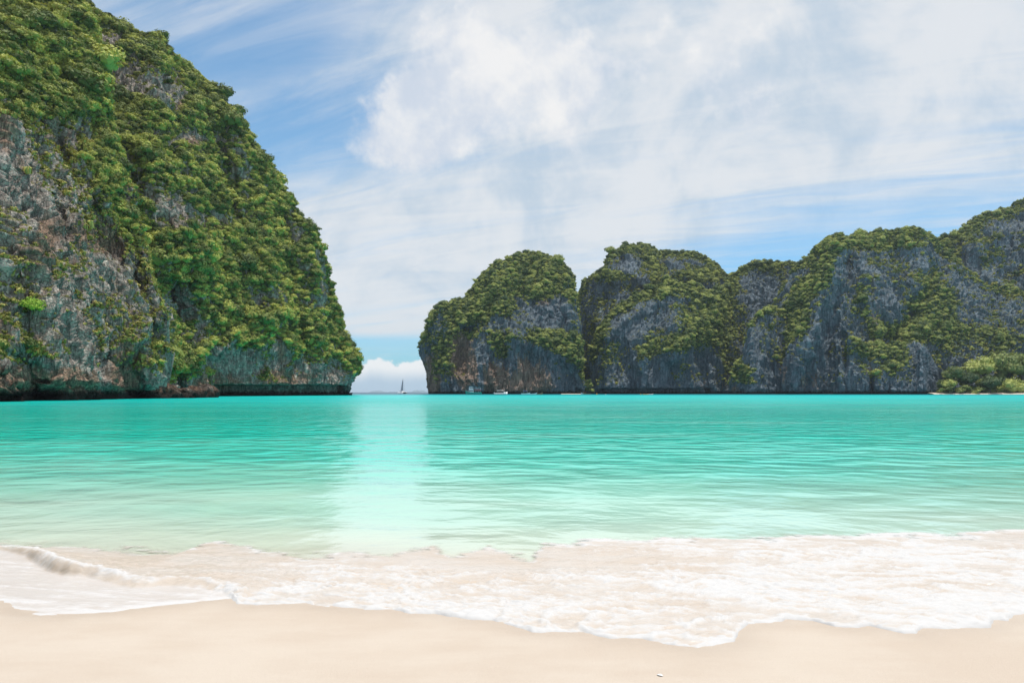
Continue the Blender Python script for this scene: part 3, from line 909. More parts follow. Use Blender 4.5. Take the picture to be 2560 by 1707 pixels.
def where(px, py, face):
    ds = [(math.hypot(px-a, py-b), a, b, t_) for a, b, t_ in LAND if face == 'any' or ((' buttress' in t_ or 'left' in t_ or 'shrub' in t_) == (face == 'buttress'))]
    d_, a, b, t_ = min(ds)
    ud = 'above' if py < b-14 else 'below' if py > b+14 else ''
    lr = 'left of' if px < a-14 else 'right of' if px > a+14 else ''
    p_ = ' and '.join(x for x in (ud, lr) if x) or 'right at'
    return ('far ' if d_ > 75 and p_ != 'right at' else 'just ' if p_ != 'right at' else '') + p_ + ' ' + t_


def unique_labels():
    pre = {}
    for i in first:
        face = 'buttress' if (pxx[i] < 420 and PT[i, 1] < 225) else 'headland'
        if PT[i, 8] > 0.5: continue
        z = PT[i, 3]*F/PT[i, 1]
        pre.setdefault(where(pxx[i], pyy[i], face), []).append(i)
    out = {}
    names = ['leftmost'] + [w_ + ' from left' for w_ in 'second third fourth fifth sixth seventh eighth ninth tenth'.split()]
    pre2 = {}
    for w_, ids in pre.items():
        if len(ids) <= 8: pre2[w_] = ids; continue
        ids.sort(key=lambda q_: pyy[q_])
        nb_ = min(6, math.ceil(len(ids)/8))
        nm = {2: ['higher', 'lower'], 3: ['higher', 'middle', 'lower'], 4: ['top', 'higher', 'lower', 'bottom'], 5: ['top', 'higher', 'middle', 'lower', 'bottom'],
              6: ['topmost', 'top', 'higher', 'middle', 'lower', 'bottom']}[nb_]
        for a, nm_ in enumerate(nm):
            pre2[nm_+'|'+w_] = ids[a*len(ids)//nb_:(a+1)*len(ids)//nb_]
    for w_, ids in pre2.items():
        row = ''
        if '|' in w_: row, w_ = w_.split('|'); row = ' ' + row + ' row'
        ids.sort(key=lambda q_: pxx[q_])
        for n_, i in enumerate(ids):
            pos = '' if len(ids) == 1 else ' rightmost' if n_ == len(ids)-1 else ' ' + names[n_]
            out[i] = f'green tree{row}{pos} {w_}'
    return out


rt = np.random.default_rng(5)
LB = unique_labels()
for k, i in enumerate(first):
    x, y, z, s, nx, ny, nz, d, far = PT[i]
    px = pxx[i]; py = pyy[i]
    if px < 420 and far < 0.5 and y < 225:
        lab, grp = 'small dark green tree rooted on the near grey buttress', 'trees on the near buttress'
    elif far < 0.5:
        lab, grp = 'round green jungle tree on the broad face of the left headland', 'trees on the left headland'
    elif px < 1460:
        lab, grp = 'green tree growing on the rounded dome island', 'trees on the dome island'
    else:
        lab, grp = 'green tree growing on the cliffs right of the slot', 'trees on the right cliffs'
    lab = LB.get(i, lab)
    add_tree('jungle_tree', (x, y, z), s, VAR[int(far)][k % 4], TRUNK[k % 3], tree_rot((nx, ny, nz), rt), lab, 'tree', grp)


# single trees the eye picks out
def face_at(px, py, names):
    best = None
    for ms in MASSES:
        if ms['name'] not in names: continue
        d = np.hypot(ms['px'][:ms['nrow']]-px, ms['py'][:ms['nrow']]-py)
        k = np.unravel_index(np.argmin(d), d.shape)
        if d[k] < 8 and (best is None or ms['P'][k][1] < best[0][1]): best = (ms['P'][k].copy(), ms['N'][k].copy())
    return best


HEAD = ('limestone_headland', 'limestone_buttress')
for px, py, s, cr, lab in [
        (505, 640, 5.0, LIME_CROWN, 'spreading lime green tree bright in the middle of the headland'),
        (465, 668, 3.0, LIME_CROWN, 'small lime green tree below left of the spreading lime tree'),
        (84, 782, 2.5, LIME_CROWN, 'round vivid green shrub standing alone low on the grey buttress'),
        (640, 810, 6.5, VAR[0][1], 'wide dark olive tree crown low on the headland above the pale rock'),
        (430, 925, 4.6, VAR[0][0], 'round green tree in the gully above the brown boulders'),
        (405, 101, 3.6, VAR[0][1], 'dark spreading tree standing up on the headland skyline near the top'),
        (738, 476, 3.0, VAR[0][3], 'thin crowned tree leaning out from the headland skyline'),
        (812, 600, 3.6, VAR[0][2], 'dark bushy tree overhanging the vertical edge of the headland'),
        (880, 905, 4.2, VAR[0][0], 'bright green tree at the low seaward tip of the headland')]:
    f = face_at(px, py, HEAD)
    if f is None: continue
    p, n_ = f
    add_tree('jungle_tree', tuple(p + n_*s*0.65 + np.array([0, 0, s*0.25])), s, cr, TRUNK[0], tree_rot(n_, rt), lab, 'tree', 'trees singled out on the left headland')

# tall trees behind the little beach on the far right
for k, (px, py_top, s, D_, v, lab) in enumerate([
        (2385, 915, 8.0, 520, 0, 'medium tree just right of the pale limestone knob'),
        (2372, 948, 5.5, 514, 3, 'small tree at the left end of the far beach'),
        (2425, 930, 7.0, 516, 2, 'tree between the small beach tree and the tallest grove'),
        (2452, 892, 10.0, 528, 1, 'tall pale green tree crowning the beach grove on its left'),
        (2505, 878, 12.5, 534, 0, 'tallest broad tree in the grove behind the far beach'),
        (2552, 884, 12.0, 532, 1, 'broad tree cut by the right edge of the frame'),
        (2475, 938, 7.5, 512, 2, 'lower tree in front of the tallest grove tree'),
        (2532, 945, 8.5, 510, 3, 'lower dark tree at the right end of the far beach'),
        (2620, 890, 13.0, 530, 0, 'broad tree beyond the right edge of the frame')]):
    zt = CAMZ + (HY-py_top)/F*D_
    X = (px-CX)/F*D_
    s = s*(1.3 if px > 2430 else 1.1)
    zc_ = zt - 0.8*s
    add_tree('beach_tree', (X, D_, zc_), s, crown_mesh('crown', 60+k, LEAF_R, 0.9, 900, 9, 0.055), TRUNK[k % 3], (0, 0, k*1.1), lab, 'tree', 'trees behind the far beach')
# shrubs below them down to the sand
EX = []
for k in range(240):
    px = rt.uniform(2350, 2720); D_ = rt.uniform(510, 545)
    EX.append([(px-CX)/F*D_, D_, rt.uniform(0.8, 5+(D_-510)*0.45), rt.uniform(2.0, 4.6), 0, -1, 0.3, 1, 1])
# green foot of the slot between dome and wall
for k in range(26):
    px = rt.uniform(1462, 1482); D_ = rt.uniform(583, 590)
    EX.append([(px-CX)/F*D_, D_, rt.uniform(1.5, 12), rt.uniform(1.6, 2.8), 0, -1, 0.3, 1, 1])


def stuff_scatter(name, label, pts, scale, rot, sources):
    me = bpy.data.meshes.new(name)
    me.vertices.add(len(pts))
    me.vertices.foreach_set('co', np.asarray(pts, np.float32).reshape(-1))
    a = me.attributes.new('scl', 'FLOAT_VECTOR', 'POINT'); a.data.foreach_set('vector', np.asarray(scale, np.float32).reshape(-1))
    a = me.attributes.new('rot', 'FLOAT_VECTOR', 'POINT'); a.data.foreach_set('vector', np.asarray(rot, np.float32).reshape(-1))
    a = me.attributes.new('vid', 'INT', 'POINT'); a.data.foreach_set('value', np.random.default_rng(3).integers(0, len(sources), len(pts)).astype(np.int32))
    me.update()
    o = bpy.data.objects.new(name, me)
    C.objects.link(o)
    ng = bpy.data.node_groups.new(name, 'GeometryNodeTree')
    ng.interface.new_socket('Geometry', in_out='INPUT', socket_type='NodeSocketGeometry')
    ng.interface.new_socket('Geometry', in_out='OUTPUT', socket_type='NodeSocketGeometry')
    gi = ng.nodes.new('NodeGroupInput'); go = ng.nodes.new('NodeGroupOutput')
    iop = ng.nodes.new('GeometryNodeInstanceOnPoints')
    gi_ = ng.nodes.new('GeometryNodeGeometryToInstance')
    for s_ in sources:
        oi = ng.nodes.new('GeometryNodeObjectInfo')
        oi.inputs['Object'].default_value = s_
        oi.transform_space = 'ORIGINAL'
        ng.links.new(oi.outputs['Geometry'], gi_.inputs[0])
    def nattr(nm, dt):
        n_ = ng.nodes.new('GeometryNodeInputNamedAttribute'); n_.data_type = dt; n_.inputs['Name'].default_value = nm
        return n_.outputs['Attribute']
    ng.links.new(gi.outputs[0], iop.inputs['Points'])
    ng.links.new(gi_.outputs[0], iop.inputs['Instance'])
    iop.inputs['Pick Instance'].default_value = True
    ng.links.new(nattr('vid', 'INT'), iop.inputs['Instance Index'])
    e2r = ng.nodes.new('FunctionNodeEulerToRotation')
    ng.links.new(nattr('rot', 'FLOAT_VECTOR'), e2r.inputs[0])
    ng.links.new(e2r.outputs[0], iop.inputs['Rotation'])
    ng.links.new(nattr('scl', 'FLOAT_VECTOR'), iop.inputs['Scale'])
    ng.links.new(iop.outputs[0], go.inputs[0])
    md = o.modifiers.new('growth', 'NODES'); md.node_group = ng
    return tag(o, label, kind='stuff')


crowns_near = []; crowns_far = []
for o in C.objects:
    if o.name.startswith('crown'):
        for j in range(4):
            if o.data == VAR[0][j] and len([1 for q in crowns_near if q.data == o.data]) == 0: crowns_near.append(o)
            if o.data == VAR[1][j] and len([1 for q in crowns_far if q.data == o.data]) == 0: crowns_far.append(o)


def seeded(name, me, loc, s, rot, lab, cat, grp):
    o = bpy.data.objects.new(name, me); C.objects.link(o); o.location = loc; o.scale = (s,)*3; o.rotation_euler = rot
    return tag(o, lab, cat, grp)


# make sure each far crown form stands once as a tree of its own
if len(crowns_far) < 4:
    def where_far(p_):
        a, b = float(p_[0]), float(p_[1])
        h_ = 'high up' if b < 700 else 'half way up' if b < 850 else 'low down'
        w_ = 'the dome island' if a < 1460 else 'the long wall' if a < 1880 else 'the massif' if a < 2340 else 'the far right hillside'
        return h_ + ' on ' + w_
    have = {q.data for q in crowns_far}
    fi = []
    for a_, b_ in ((1220, 1400), (1560, 1800), (1950, 2250), (2380, 2540)):
        fi.append(next(i for i in rest if PT[i, 8] > 0.5 and a_ < pxx[i] < b_ and pyy[i] < 840))
    for me, i in zip([m_ for m_ in VAR[1] if m_ not in have], fi):
        x, y, z, s, nx, ny, nz, d, far = PT[i]
        e = add_tree('jungle_tree', (x, y, z), s, me, TRUNK[0], tree_rot((nx, ny, nz), rt),
                     ['first', 'second', 'third', 'fourth'][len(crowns_far)] and 'green tree on the right cliffs at ' + where_far(to_px(PT[i, :3])), 'tree', 'trees on the right cliffs')
        crowns_far.append([c_ for c_ in e.children if c_.name.startswith('crown')][0])

RP = PT[rest]
def euler_arr(n_, r):
    k = len(n_)
    return np.stack([-n_[:, 1]*0.35 + r.normal(size=k)*0.08, n_[:, 0]*0.35 + r.normal(size=k)*0.08, r.uniform(0, 6.28, k)], 1)
near_m = RP[:, 8] < 0.5
A = RP[near_m]
sc3 = np.stack([A[:, 3], A[:, 3], A[:, 3]*rt.uniform(0.8, 1.15, len(A))], 1)
stuff_scatter('jungle', 'unbroken jungle covering the left headland', A[:, :3], sc3, euler_arr(A[:, 4:7], rt), crowns_near)
B = np.concatenate([RP[~near_m], np.array(EX)])
sc3 = np.stack([B[:, 3], B[:, 3], B[:, 3]*rt.uniform(0.8, 1.15, len(B))], 1)
stuff_scatter('cliff_forest', 'forest clinging to the cliffs across the bay', B[:, :3], sc3, euler_arr(B[:, 4:7], rt), crowns_far)

# dry grass tufts on the ledges
TP = []
first_tufts = []
for ms in MASSES:
    far = ms['name'] not in HEAD
    sp = {'limestone_headland': 1.4, 'limestone_buttress': 0.72}.get(ms['name'], 2.9)
    p, n_, d = scatter(ms, sp, 0.18 if not far else 0.36, 0.10, 777+len(TP), True)
    kk = n_[:, 2] > (-0.05 if not far else -0.1)
    p, n_ = p[kk], n_[kk]
    s = {'limestone_headland': 0.8, 'limestone_buttress': 0.66}.get(ms['name'], 1.25)*np.exp(rt.normal(size=len(p))*0.35)
    TP.append(np.concatenate([p, s[:, None], n_], 1))
TP = np.concatenate(TP)
tuft_objs = []
tx, ty = to_px(TP[:, :3])
cand = np.where((tx > 40) & (tx < 330) & (ty > 700) & (ty < 900))[0][:3]
cand = cand[np.argsort(tx[cand])]
for k, (i, lb) in enumerate(zip(cand, ('leftmost', 'middle', 'rightmost'))):
    o = seeded('grass_tuft', TUFT[k], TP[i, :3], TP[i, 3], (0, 0, k), lb + ' of three dry grass tufts low on the near buttress', 'grass tuft', 'grass tufts on the buttress')
    tuft_objs.append(o)
TPr = np.delete(TP, cand, 0)
sc3 = np.repeat(TPr[:, 3:4], 3, 1)
stuff_scatter('ledge_grass', 'dry yellow green grass tufts on the limestone ledges', TPr[:, :3], sc3,
              np.stack([-TPr[:, 5]*0.5, TPr[:, 4]*0.5, rt.uniform(0, 6.28, len(TPr))], 1), tuft_objs)
print('TREES', len(PT), 'tufts', len(TP))

# ------------------------------------------------------------------ beach
FRONT_PX = [(-900, 1490), (-300, 1500), (0, 1504), (16, 1518), (44, 1534), (98, 1541), (163, 1540), (272, 1531), (381, 1515), (463, 1507), (544, 1499), (578, 1495), (583, 1500), (593, 1508),
            (642, 1513), (762, 1509), (789, 1517), (925, 1526), (980, 1522), (1023, 1533), (1088, 1534), (1170, 1548), (1230, 1550), (1280, 1564), (1334, 1580), (1400, 1581), (1460, 1583),
            (1519, 1597), (1607, 1598), (1672, 1613), (1748, 1624), (1800, 1615), (1838, 1606), (1851, 1578), (1873, 1563), (1955, 1556), (1966, 1549), (2031, 1553), (2085, 1566),
            (2151, 1571), (2172, 1565), (2260, 1583), (2294, 1584), (2314, 1573), (2380, 1571), (2477, 1568), (2490, 1551), (2526, 1553), (2534, 1539), (2600, 1530), (2900, 1560), (3500, 1540)]
BACK_PX = [(-900, 1350), (0, 1354), (136, 1363), (230, 1366), (327, 1371), (463, 1376), (505, 1360), (544, 1352), (626, 1362), (762, 1385), (900, 1380), (980, 1384), (1040, 1370), (1088, 1362), (1132, 1384),
           (1180, 1375), (1224, 1361), (1280, 1386), (1323, 1390), (1362, 1356), (1487, 1346), (1552, 1345), (1661, 1341), (1824, 1343), (1987, 1334), (2205, 1333), (2368, 1333), (2504, 1319), (2560, 1320), (3500, 1290)]


def beach_z(y):
    return np.where(y < 6.6, 0.045*(6.6-y), -0.06*(y-6.6))


def ground(px, py):
    y = F*CAMZ/(py-HY)
    for _ in range(6):
        z = max(0.0, float(beach_z(y))) if y > 0 else 0
        y = F*(CAMZ-z)/(py-HY)
    return ((px-CX)/F*y, y)


FRONT = [ground(*p) for p in FRONT_PX]
BACK = [ground(*p) for p in BACK_PX]

m_, q, bs, _ = new_mat('coral_sand')
P_ = q.n('ShaderNodeNewGeometry').outputs['Position']
n1 = q.noise(P_, 0.9, 4, 0.55); n2 = q.noise(P_, 260.0, 3, 0.7); n3 = q.noise(q.scl(P_, (0.6, 2.0, 1)), 2.3, 4, 0.6)
col = q.mix(q.ss(q.add(q.mul(n1, 0.6), q.mul(n3, 0.4)), 0.38, 0.62), (0.60, 0.495, 0.395, 1), (0.65, 0.555, 0.455, 1))
col = q.mix(q.ss(n2, 0.25, 0.75, 0.0, 0.40), col, (0.36, 0.29, 0.23, 1))
# damp strip next to the wash
damp = q.attr('damp')
col = q.mix(q.mul(damp, 0.35), col, (0.42, 0.33, 0.25, 1))
q.put(bs.inputs['Base Color'], col)
q.put(bs.inputs['Roughness'], q.ss(damp, 0.0, 1.0, 0.85, 0.5))
bs.inputs['Specular IOR Level'].default_value = 0.3
bp = q.n('ShaderNodeBump'); bp.inputs['Strength'].default_value = 0.7; bp.inputs['Distance'].default_value = 0.005
q.put(bp.inputs['Height'], q.add(n2, q.mul(q.noise(P_, 60.0, 4, 0.6), 1.2)))
q.nt.links.new(bp.outputs[0], bs.inputs['Normal'])
SAND = m_

gx = np.concatenate([np.linspace(-400, -7, 30), np.linspace(-6.9, 6.9, 340), np.linspace(7, 400, 30)])
gy = np.concatenate([np.linspace(-120, 1.9, 24), np.linspace(2, 8.2, 260), np.linspace(8.4, 60, 30)])
X, Y = np.meshgrid(gx, gy)
Z = beach_z(Y)
Z = np.where(Y < 2, beach_z(np.array(2.0)) + 0.02*(2-Y)*(Y > -40) + 0.84*(Y <= -40), Z)
Z = Z + 0.010*fbm(X*0.5, Y*0.9, X*0+1, 3)*(np.abs(X) < 60) + 0.0016*fbm(X*6, Y*9, X*0+1, 3)
dfr, _ = segdist(X, Y, FRONT)
grid_mesh('sand_beach', np.stack([X, Y, Z], -1), SAND, {'damp': np.exp(-(dfr/0.16)**1.2)})['kind'] = 'structure'

# ------------------------------------------------------------------ sea
m_, q, bs, _ = new_mat('turquoise_water')
P_ = q.n('ShaderNodeNewGeometry').outputs['Position']
x_, y_, z_ = q.xyz(P_)[:3]
dn = q.noise(q.scl(P_, (0.35, 1.0, 0)), 0.10, 4, 0.55)
dn2 = q.noise(q.scl(P_, (0.25, 1.0, 0)), 0.7, 3, 0.5)
ys = q.mul(y_, q.add(1.0, q.add(q.mul(q.sub(dn, 0.5), 0.9), q.mul(q.sub(dn2, 0.5), 0.25))))
ly = q.m('LOGARITHM', q.m('MAXIMUM', ys, 1.0), 10.0)     # log10 of the metres offshore
t = q.m('DIVIDE', ly, 4.0)
def L10(v): return math.log10(v)/4.0
col = q.ramp(t, [(L10(6.2), (0.50, 0.43, 0.34)), (L10(7.4), (0.53, 0.59, 0.48)), (L10(9.0), (0.44, 0.61, 0.50)), (L10(12.5), (0.27, 0.61, 0.485)),
                 (L10(18), (0.08, 0.59, 0.46)), (L10(27), (0.004, 0.52, 0.39)), (L10(55), (0.0, 0.42, 0.32)), (L10(120), (0.0, 0.44, 0.37)),
                 (L10(300), (0.0, 0.58, 0.55)), (L10(500), (0.004, 0.20, 0.24)), (L10(800), (0.01, 0.05, 0.09)), (L10(5000), (0.03, 0.08, 0.13))])
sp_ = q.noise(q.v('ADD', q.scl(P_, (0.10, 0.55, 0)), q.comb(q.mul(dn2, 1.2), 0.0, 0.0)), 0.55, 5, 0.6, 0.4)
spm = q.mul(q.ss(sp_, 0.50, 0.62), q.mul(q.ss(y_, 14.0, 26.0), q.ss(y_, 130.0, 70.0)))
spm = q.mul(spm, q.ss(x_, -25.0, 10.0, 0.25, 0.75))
col = q.mix(q.mul(spm, 0.55), col, (0.22, 0.60, 0.49, 1))  # pale sky reflections on the ripples, painted into the water colour
rf = q.noise(q.scl(P_, (0.05, 0.25, 0)), 0.5, 4, 0.6)
rfm = q.mul(q.ss(rf, 0.50, 0.62), q.mul(q.ss(y_, 45.0, 90.0), q.ss(y_, 420.0, 260.0)))
col = q.mix(q.mul(rfm, 0.55), col, (0.0, 0.24, 0.24, 1))
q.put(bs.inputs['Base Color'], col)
bs.inputs['IOR'].default_value = 1.333
bs.inputs['Specular IOR Level'].default_value = 0.30
q.put(bs.inputs['Roughness'], q.ss(y_, 18.0, 140.0, 0.09, 0.30))
rx = q.n('ShaderNodeVectorRotate', rotation_type='Z_AXIS'); q.put(rx.inputs['Vector'], P_); rx.inputs['Angle'].default_value = R(9)
rp = rx.outputs[0]
w1 = q.noise(q.scl(rp, (0.7, 1.0, 0)), 0.55, 4, 0.5, 0.3)
wm = q.noise(q.scl(rp, (0.75, 1.0, 0)), 1.15, 1.2, 0.4, 0.25)
w2 = q.noise(q.scl(rp, (0.75, 1.0, 0)), 2.4, 4, 0.55, 0.4)
w3 = q.noise(q.scl(rp, (0.85, 1.0, 0)), 9.0, 3, 0.55, 0.3)
w0 = q.noise(q.scl(rp, (0.4, 1.0, 0)), 0.12, 2, 0.5)
nearf = q.ss(y_, 7.0, 40.0, 0.12, 1.0)
h = q.add(q.add(q.mul(w1, q.ss(y_, 7.0, 30.0, 0.22, 0.40)), q.add(q.mul(w0, 0.4), q.mul(wm, q.ss(y_, 9.0, 28.0, 0.05, 0.62)))), q.mul(q.add(q.mul(w2, 0.16), q.mul(w3, 0.04)), nearf))
bp = q.n('ShaderNodeBump'); bp.inputs['Strength'].default_value = 1.0; bp.inputs['Distance'].default_value = 0.46
q.put(bp.inputs['Height'], h)
q.nt.links.new(bp.outputs[0], bs.inputs['Normal'])
WATER = m_

lx = np.concatenate([[-8000, -4000, -1500, -700, -300], np.linspace(-150, 150, 181), [300, 700, 1500, 4000, 8000]])
ly_ = np.concatenate([np.linspace(5.2, 14, 90), 14*np.exp(np.linspace(0.02, math.log(6000/14), 140))])
X, Y = np.meshgrid(lx, ly_)
Z = 0.02*fbm(X*0.16, Y*0.55, X*0+2, 3)*sstep(Y, 9.0, 16)*(1-sstep(Y, 90, 140)) * (np.abs(X) < 155)
Z = Z - 0.012*(1-sstep(Y, 6.3, 7.6))
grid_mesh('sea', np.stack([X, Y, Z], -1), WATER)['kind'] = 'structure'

# ------------------------------------------------------------------ the wash: foam and sandy water sliding up the beach
fx = np.concatenate([np.linspace(-40, -6.4, 40), np.linspace(-6.35, 6.0, 880), np.linspace(6.05, 40, 40)])
nv = 300
fr_y = np.interp(fx, [p[0] for p in FRONT], [p[1] for p in FRONT])
bk_y = np.interp(fx, [p[0] for p in BACK], [p[1] for p in BACK])
fr_y = fr_y + 0.035*fbm(fx*3.0, fx*0+1, fx*0, 4) + 0.012*fbm(fx*14.0, fx*0+1, fx*0, 3)
v = np.linspace(0, 1, nv)[:, None]
y0 = fr_y[None]; y1 = bk_y[None] + 0.55
X = fx[None] + 0*v
Y = y0 + (y1-y0)*v
d_in = Y - y0
# flow-warped foam pattern, drawn out along the drift
th = R(-14)
ax = X*math.cos(th) + Y*math.sin(th); ay = -X*math.sin(th) + Y*math.cos(th)
wq = fbm(X*0.9, Y*1.3, X*0+4, 3); wr = fbm(X*0.9+7, Y*1.3, X*0+8, 3)
right = sstep(X, -0.5, 2.5)
sx1 = 1.0 - 0.35*right
cell = np.abs(fbm((ax+0.35*wq)*2.0*sx1, (ay+0.30*wr)*3.6, X*0+1.7, 4, 0.55))
cell2 = np.abs(fbm((ax+0.3*wr)*5.5*sx1, (ay+0.2*wq)*11.0, X*0+6.7, 3, 0.6))
broad = fbm(X*0.55, Y*1.1, X*0+12.0, 3)
lace = np.clip(1-cell*2.2, 0, 1)**1.5*0.85 + np.clip(1-cell2*2.2, 0, 1)**1.5*0.55
vv = (Y-y0)/(y1-y0)
env = 0.14 + 0.28*right + 0.26*sstep(vv, 0.75, 0.1) + 0.55*broad
env = env - 0.25*sstep(X, -2.0, -3.4)
foam = np.clip(lace*(0.35+0.9*env) + 0.55*(env-0.35), 0, 1)
# thin film in front of the bore on the left
BORE_PX = [(-400, 1400), (-60, 1372), (20, 1378), (60, 1392), (95, 1412), (125, 1432), (165, 1440), (215, 1442), (260, 1456), (330, 1472), (420, 1466), (500, 1471), (560, 1483), (592, 1506)]
BORE = [ground(*p) for p in BORE_PX]
by = np.interp(fx, [p[0] for p in BORE], [p[1] for p in BORE])
bx_end = BORE[-1][0]
hasb = 1 - sstep(fx, bx_end-0.05, bx_end+0.05)
by = by + 0.03*fbm(fx*2.5, fx*0+5, fx*0, 3)
behind = (Y - by[None])
film = hasb[None]*(1-sstep(behind, -0.02, 0.04))
crestH = np.interp(fx, [-8, ground(-60, 1372)[0], ground(60, 1392)[0], ground(150, 1438)[0], ground(215, 1442)[0], ground(300, 1465)[0], ground(590, 1500)[0], ground(700, 1500)[0]],
                   [0.04, 0.055, 0.095, 0.085, 0.065, 0.045, 0.03, 0.0])
crestH = crestH*(1 + 0.35*fbm(fx*2.6, fx*0+2, fx*0, 3))
bw = 0.15 + 0.05*sstep(-crestH, -0.09, -0.04)[None]
hump = crestH[None]*sstep(behind, -0.02, bw)*np.exp(-np.clip(behind-bw, 0, 9)/0.5)*hasb[None]
foam = foam*(1-0.62*film) + film*0.46*np.clip(0.55 + 1.3*fbm(ax*1.6, ay*9.0, X*0+51, 4, 0.6), 0, 1)
streak = fbm((ax)*1.2, ay*14.0, X*0+3.3, 4, 0.6)
foam = foam + 0.18*streak
edge = np.exp(-(d_in/0.07)**1.5)
foam = np.clip(foam + edge*(0.75-0.1*film), 0, 1)
crest_line = np.exp(-((behind-0.17-0.05*fbm(X*6, X*0, X*0+9, 3))/0.05)**2)*hasb[None]*sstep(crestH[None], 0.02, 0.05)
sandy_shade = 0.95*sstep(crestH[None], 0.045, 0.08)*np.exp(-((behind-0.06)/0.07)**2)*np.clip(0.75+0.9*fbm(X*5, Y*3, X*0+31, 3), 0, 1)  # sandy brown plus painted shade in the hollow under the crest
foam = np.clip(foam*(1-sandy_shade) + 0.8*crest_line, 0, 1)
lip = 1-np.exp(-np.clip(d_in, 0, 9)/0.028)
th_ = 0.010 + 0.016*right + 0.014*np.clip(broad, 0, 1)
zs = np.maximum(0.0, beach_z(Y))
relief = 0.020*foam*(0.4+1.0*np.clip(1-cell2*2, 0, 1)) + 0.016*fbm(ax*3, ay*6, X*0+2, 3) + 0.010*fbm(ax*12, ay*22, X*0+2, 3)
relief = relief*(1-0.6*film)
Z = zs - 0.012 + lip*(0.012+0.55*th_*(1-0.5*film)) + lip*relief*0.85 + hump
# outer edge sinks into the sea
Xo = X.copy(); Yo = Y.copy()
# the crest throws forward over its own face
over = crestH[None]*np.exp(-((behind-0.09)/0.06)**2)*hasb[None]
Yo = Yo - over*0.25
ragged = fbm(X*2.2, Y*3.0, X*0+21, 5, 0.62)
bd = (bk_y[None] - Y)
cover = sstep(bd + 0.34*ragged, -0.14, 0.42)
foam = np.clip(foam + 0.75*np.exp(-((bd+0.34*ragged-0.16)/0.14)**2)*np.clip(0.5+1.2*fbm(ax*2.2, ay*5, X*0+41, 4), 0, 1), 0, 1)
Z = 0.009 + (Z-0.009)*sstep(bd + 0.30*ragged, -0.2, 0.9)
Z = np.where(d_in > 0.12, np.maximum(Z, zs + 0.004), Z)
Z = -0.006 + (Z+0.006)*sstep(bd + 0.34*ragged, -0.16, 0.10)
cover = cover*(1-sstep(Y, bk_y[None]+0.16, bk_y[None]+0.40)) - 0.6*sstep(Y, bk_y[None]+0.16, bk_y[None]+0.45)

m_, q, bs, out = new_mat('sea_foam')
P_ = q.n('ShaderNodeNewGeometry').outputs['Position']
fo = q.attr('foam')
f1 = q.noise(q.scl(P_, (0.7, 1.5, 1)), 9.0, 6, 0.65, 0.5)
f2 = q.noise(q.scl(P_, (0.7, 1.3, 1)), 38.0, 5, 0.7, 0.6)
fm = q.add(fo, q.add(q.mul(q.sub(f1, 0.5), 0.75), q.mul(q.sub(f2, 0.5), 0.75)))
fmask = q.ss(fm, 0.16, 1.0)
bn = q.noise(q.scl(P_, (0.6, 1.5, 1)), 1.6, 4, 0.6)
base = q.mix(q.ss(bn, 0.35, 0.65), (0.54, 0.455, 0.375, 1), (0.56, 0.50, 0.44, 1))
base = q.mix(q.mul(q.attr('film'), 0.75), base, (0.60, 0.55, 0.515, 1))
base = q.mix(q.mul(q.attr('sandy_shade'), 0.85), base, (0.33, 0.25, 0.17, 1))  # sand-laden water and the shade of the curl, both as colour
col = q.mix(fmask, base, (0.58, 0.56, 0.54, 1))
q.put(bs.inputs['Base Color'], col)
q.put(bs.inputs['Roughness'], q.ss(fmask, 0.0, 1.0, 0.32, 0.75))
bs.inputs['IOR'].default_value = 1.33
bp = q.n('ShaderNodeBump'); bp.inputs['Strength'].default_value = 0.55; bp.inputs['Distance'].default_value = 0.008
q.put(bp.inputs['Height'], q.mul(q.add(q.mul(f1, 0.8), q.mul(f2, 0.35)), q.ss(q.attr('cover'), 0.45, 1.0)))
q.nt.links.new(bp.outputs[0], bs.inputs['Normal'])
tp = q.n('ShaderNodeBsdfTransparent')
mx = q.n('ShaderNodeMixShader')
q.put(mx.inputs[0], q.ss(q.add(q.attr('cover'), q.add(q.mul(q.sub(f1, 0.5), 0.9), q.mul(q.sub(f2, 0.5), 0.4))), 0.12, 0.80))
q.nt.links.new(tp.outputs[0], mx.inputs[1]); q.nt.links.new(bs.outputs[0], mx.inputs[2])
q.nt.links.new(mx.outputs[0], out.inputs['Surface'])
fo_o = grid_mesh('foam', np.stack([Xo, Yo, Z], -1), m_, {'foam': foam, 'cover': cover, 'film': film, 'sandy_shade': sandy_shade})
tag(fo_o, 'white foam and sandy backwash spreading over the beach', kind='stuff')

# ------------------------------------------------------------------ far beach strip and far islands
def ribbon(name, pts, h, w_, mat):
    V = []; Fc = []
    for i, (px, D_) in enumerate(pts):
        X_ = (px-CX)/F*D_
        V += [(X_, D_, -0.5), (X_, D_+w_*0.3, h*0.4), (X_, D_+w_, h), (X_, D_+w_*1.2, -1)]
    for i in range(len(pts)-1):
        for k in range(3): Fc.append([i*4+k, (i+1)*4+k, (i+1)*4+k+1, i*4+k+1])
    me = raw_mesh(name, V, Fc, [mat], smooth=True)
    o = bpy.data.objects.new(name, me); C.objects.link(o); o['kind'] = 'structure'
    return o
ribbon('far_beach', [(2338, 512), (2380, 506), (2440, 505), (2500, 502), (2570, 496), (2760, 480)], 1.3, 9, SAND)
ribbon('sand_spit', [(1403, 556), (1425, 553), (1440, 553), (1455, 553), (1472, 556)], 0.45, 3, SAND)

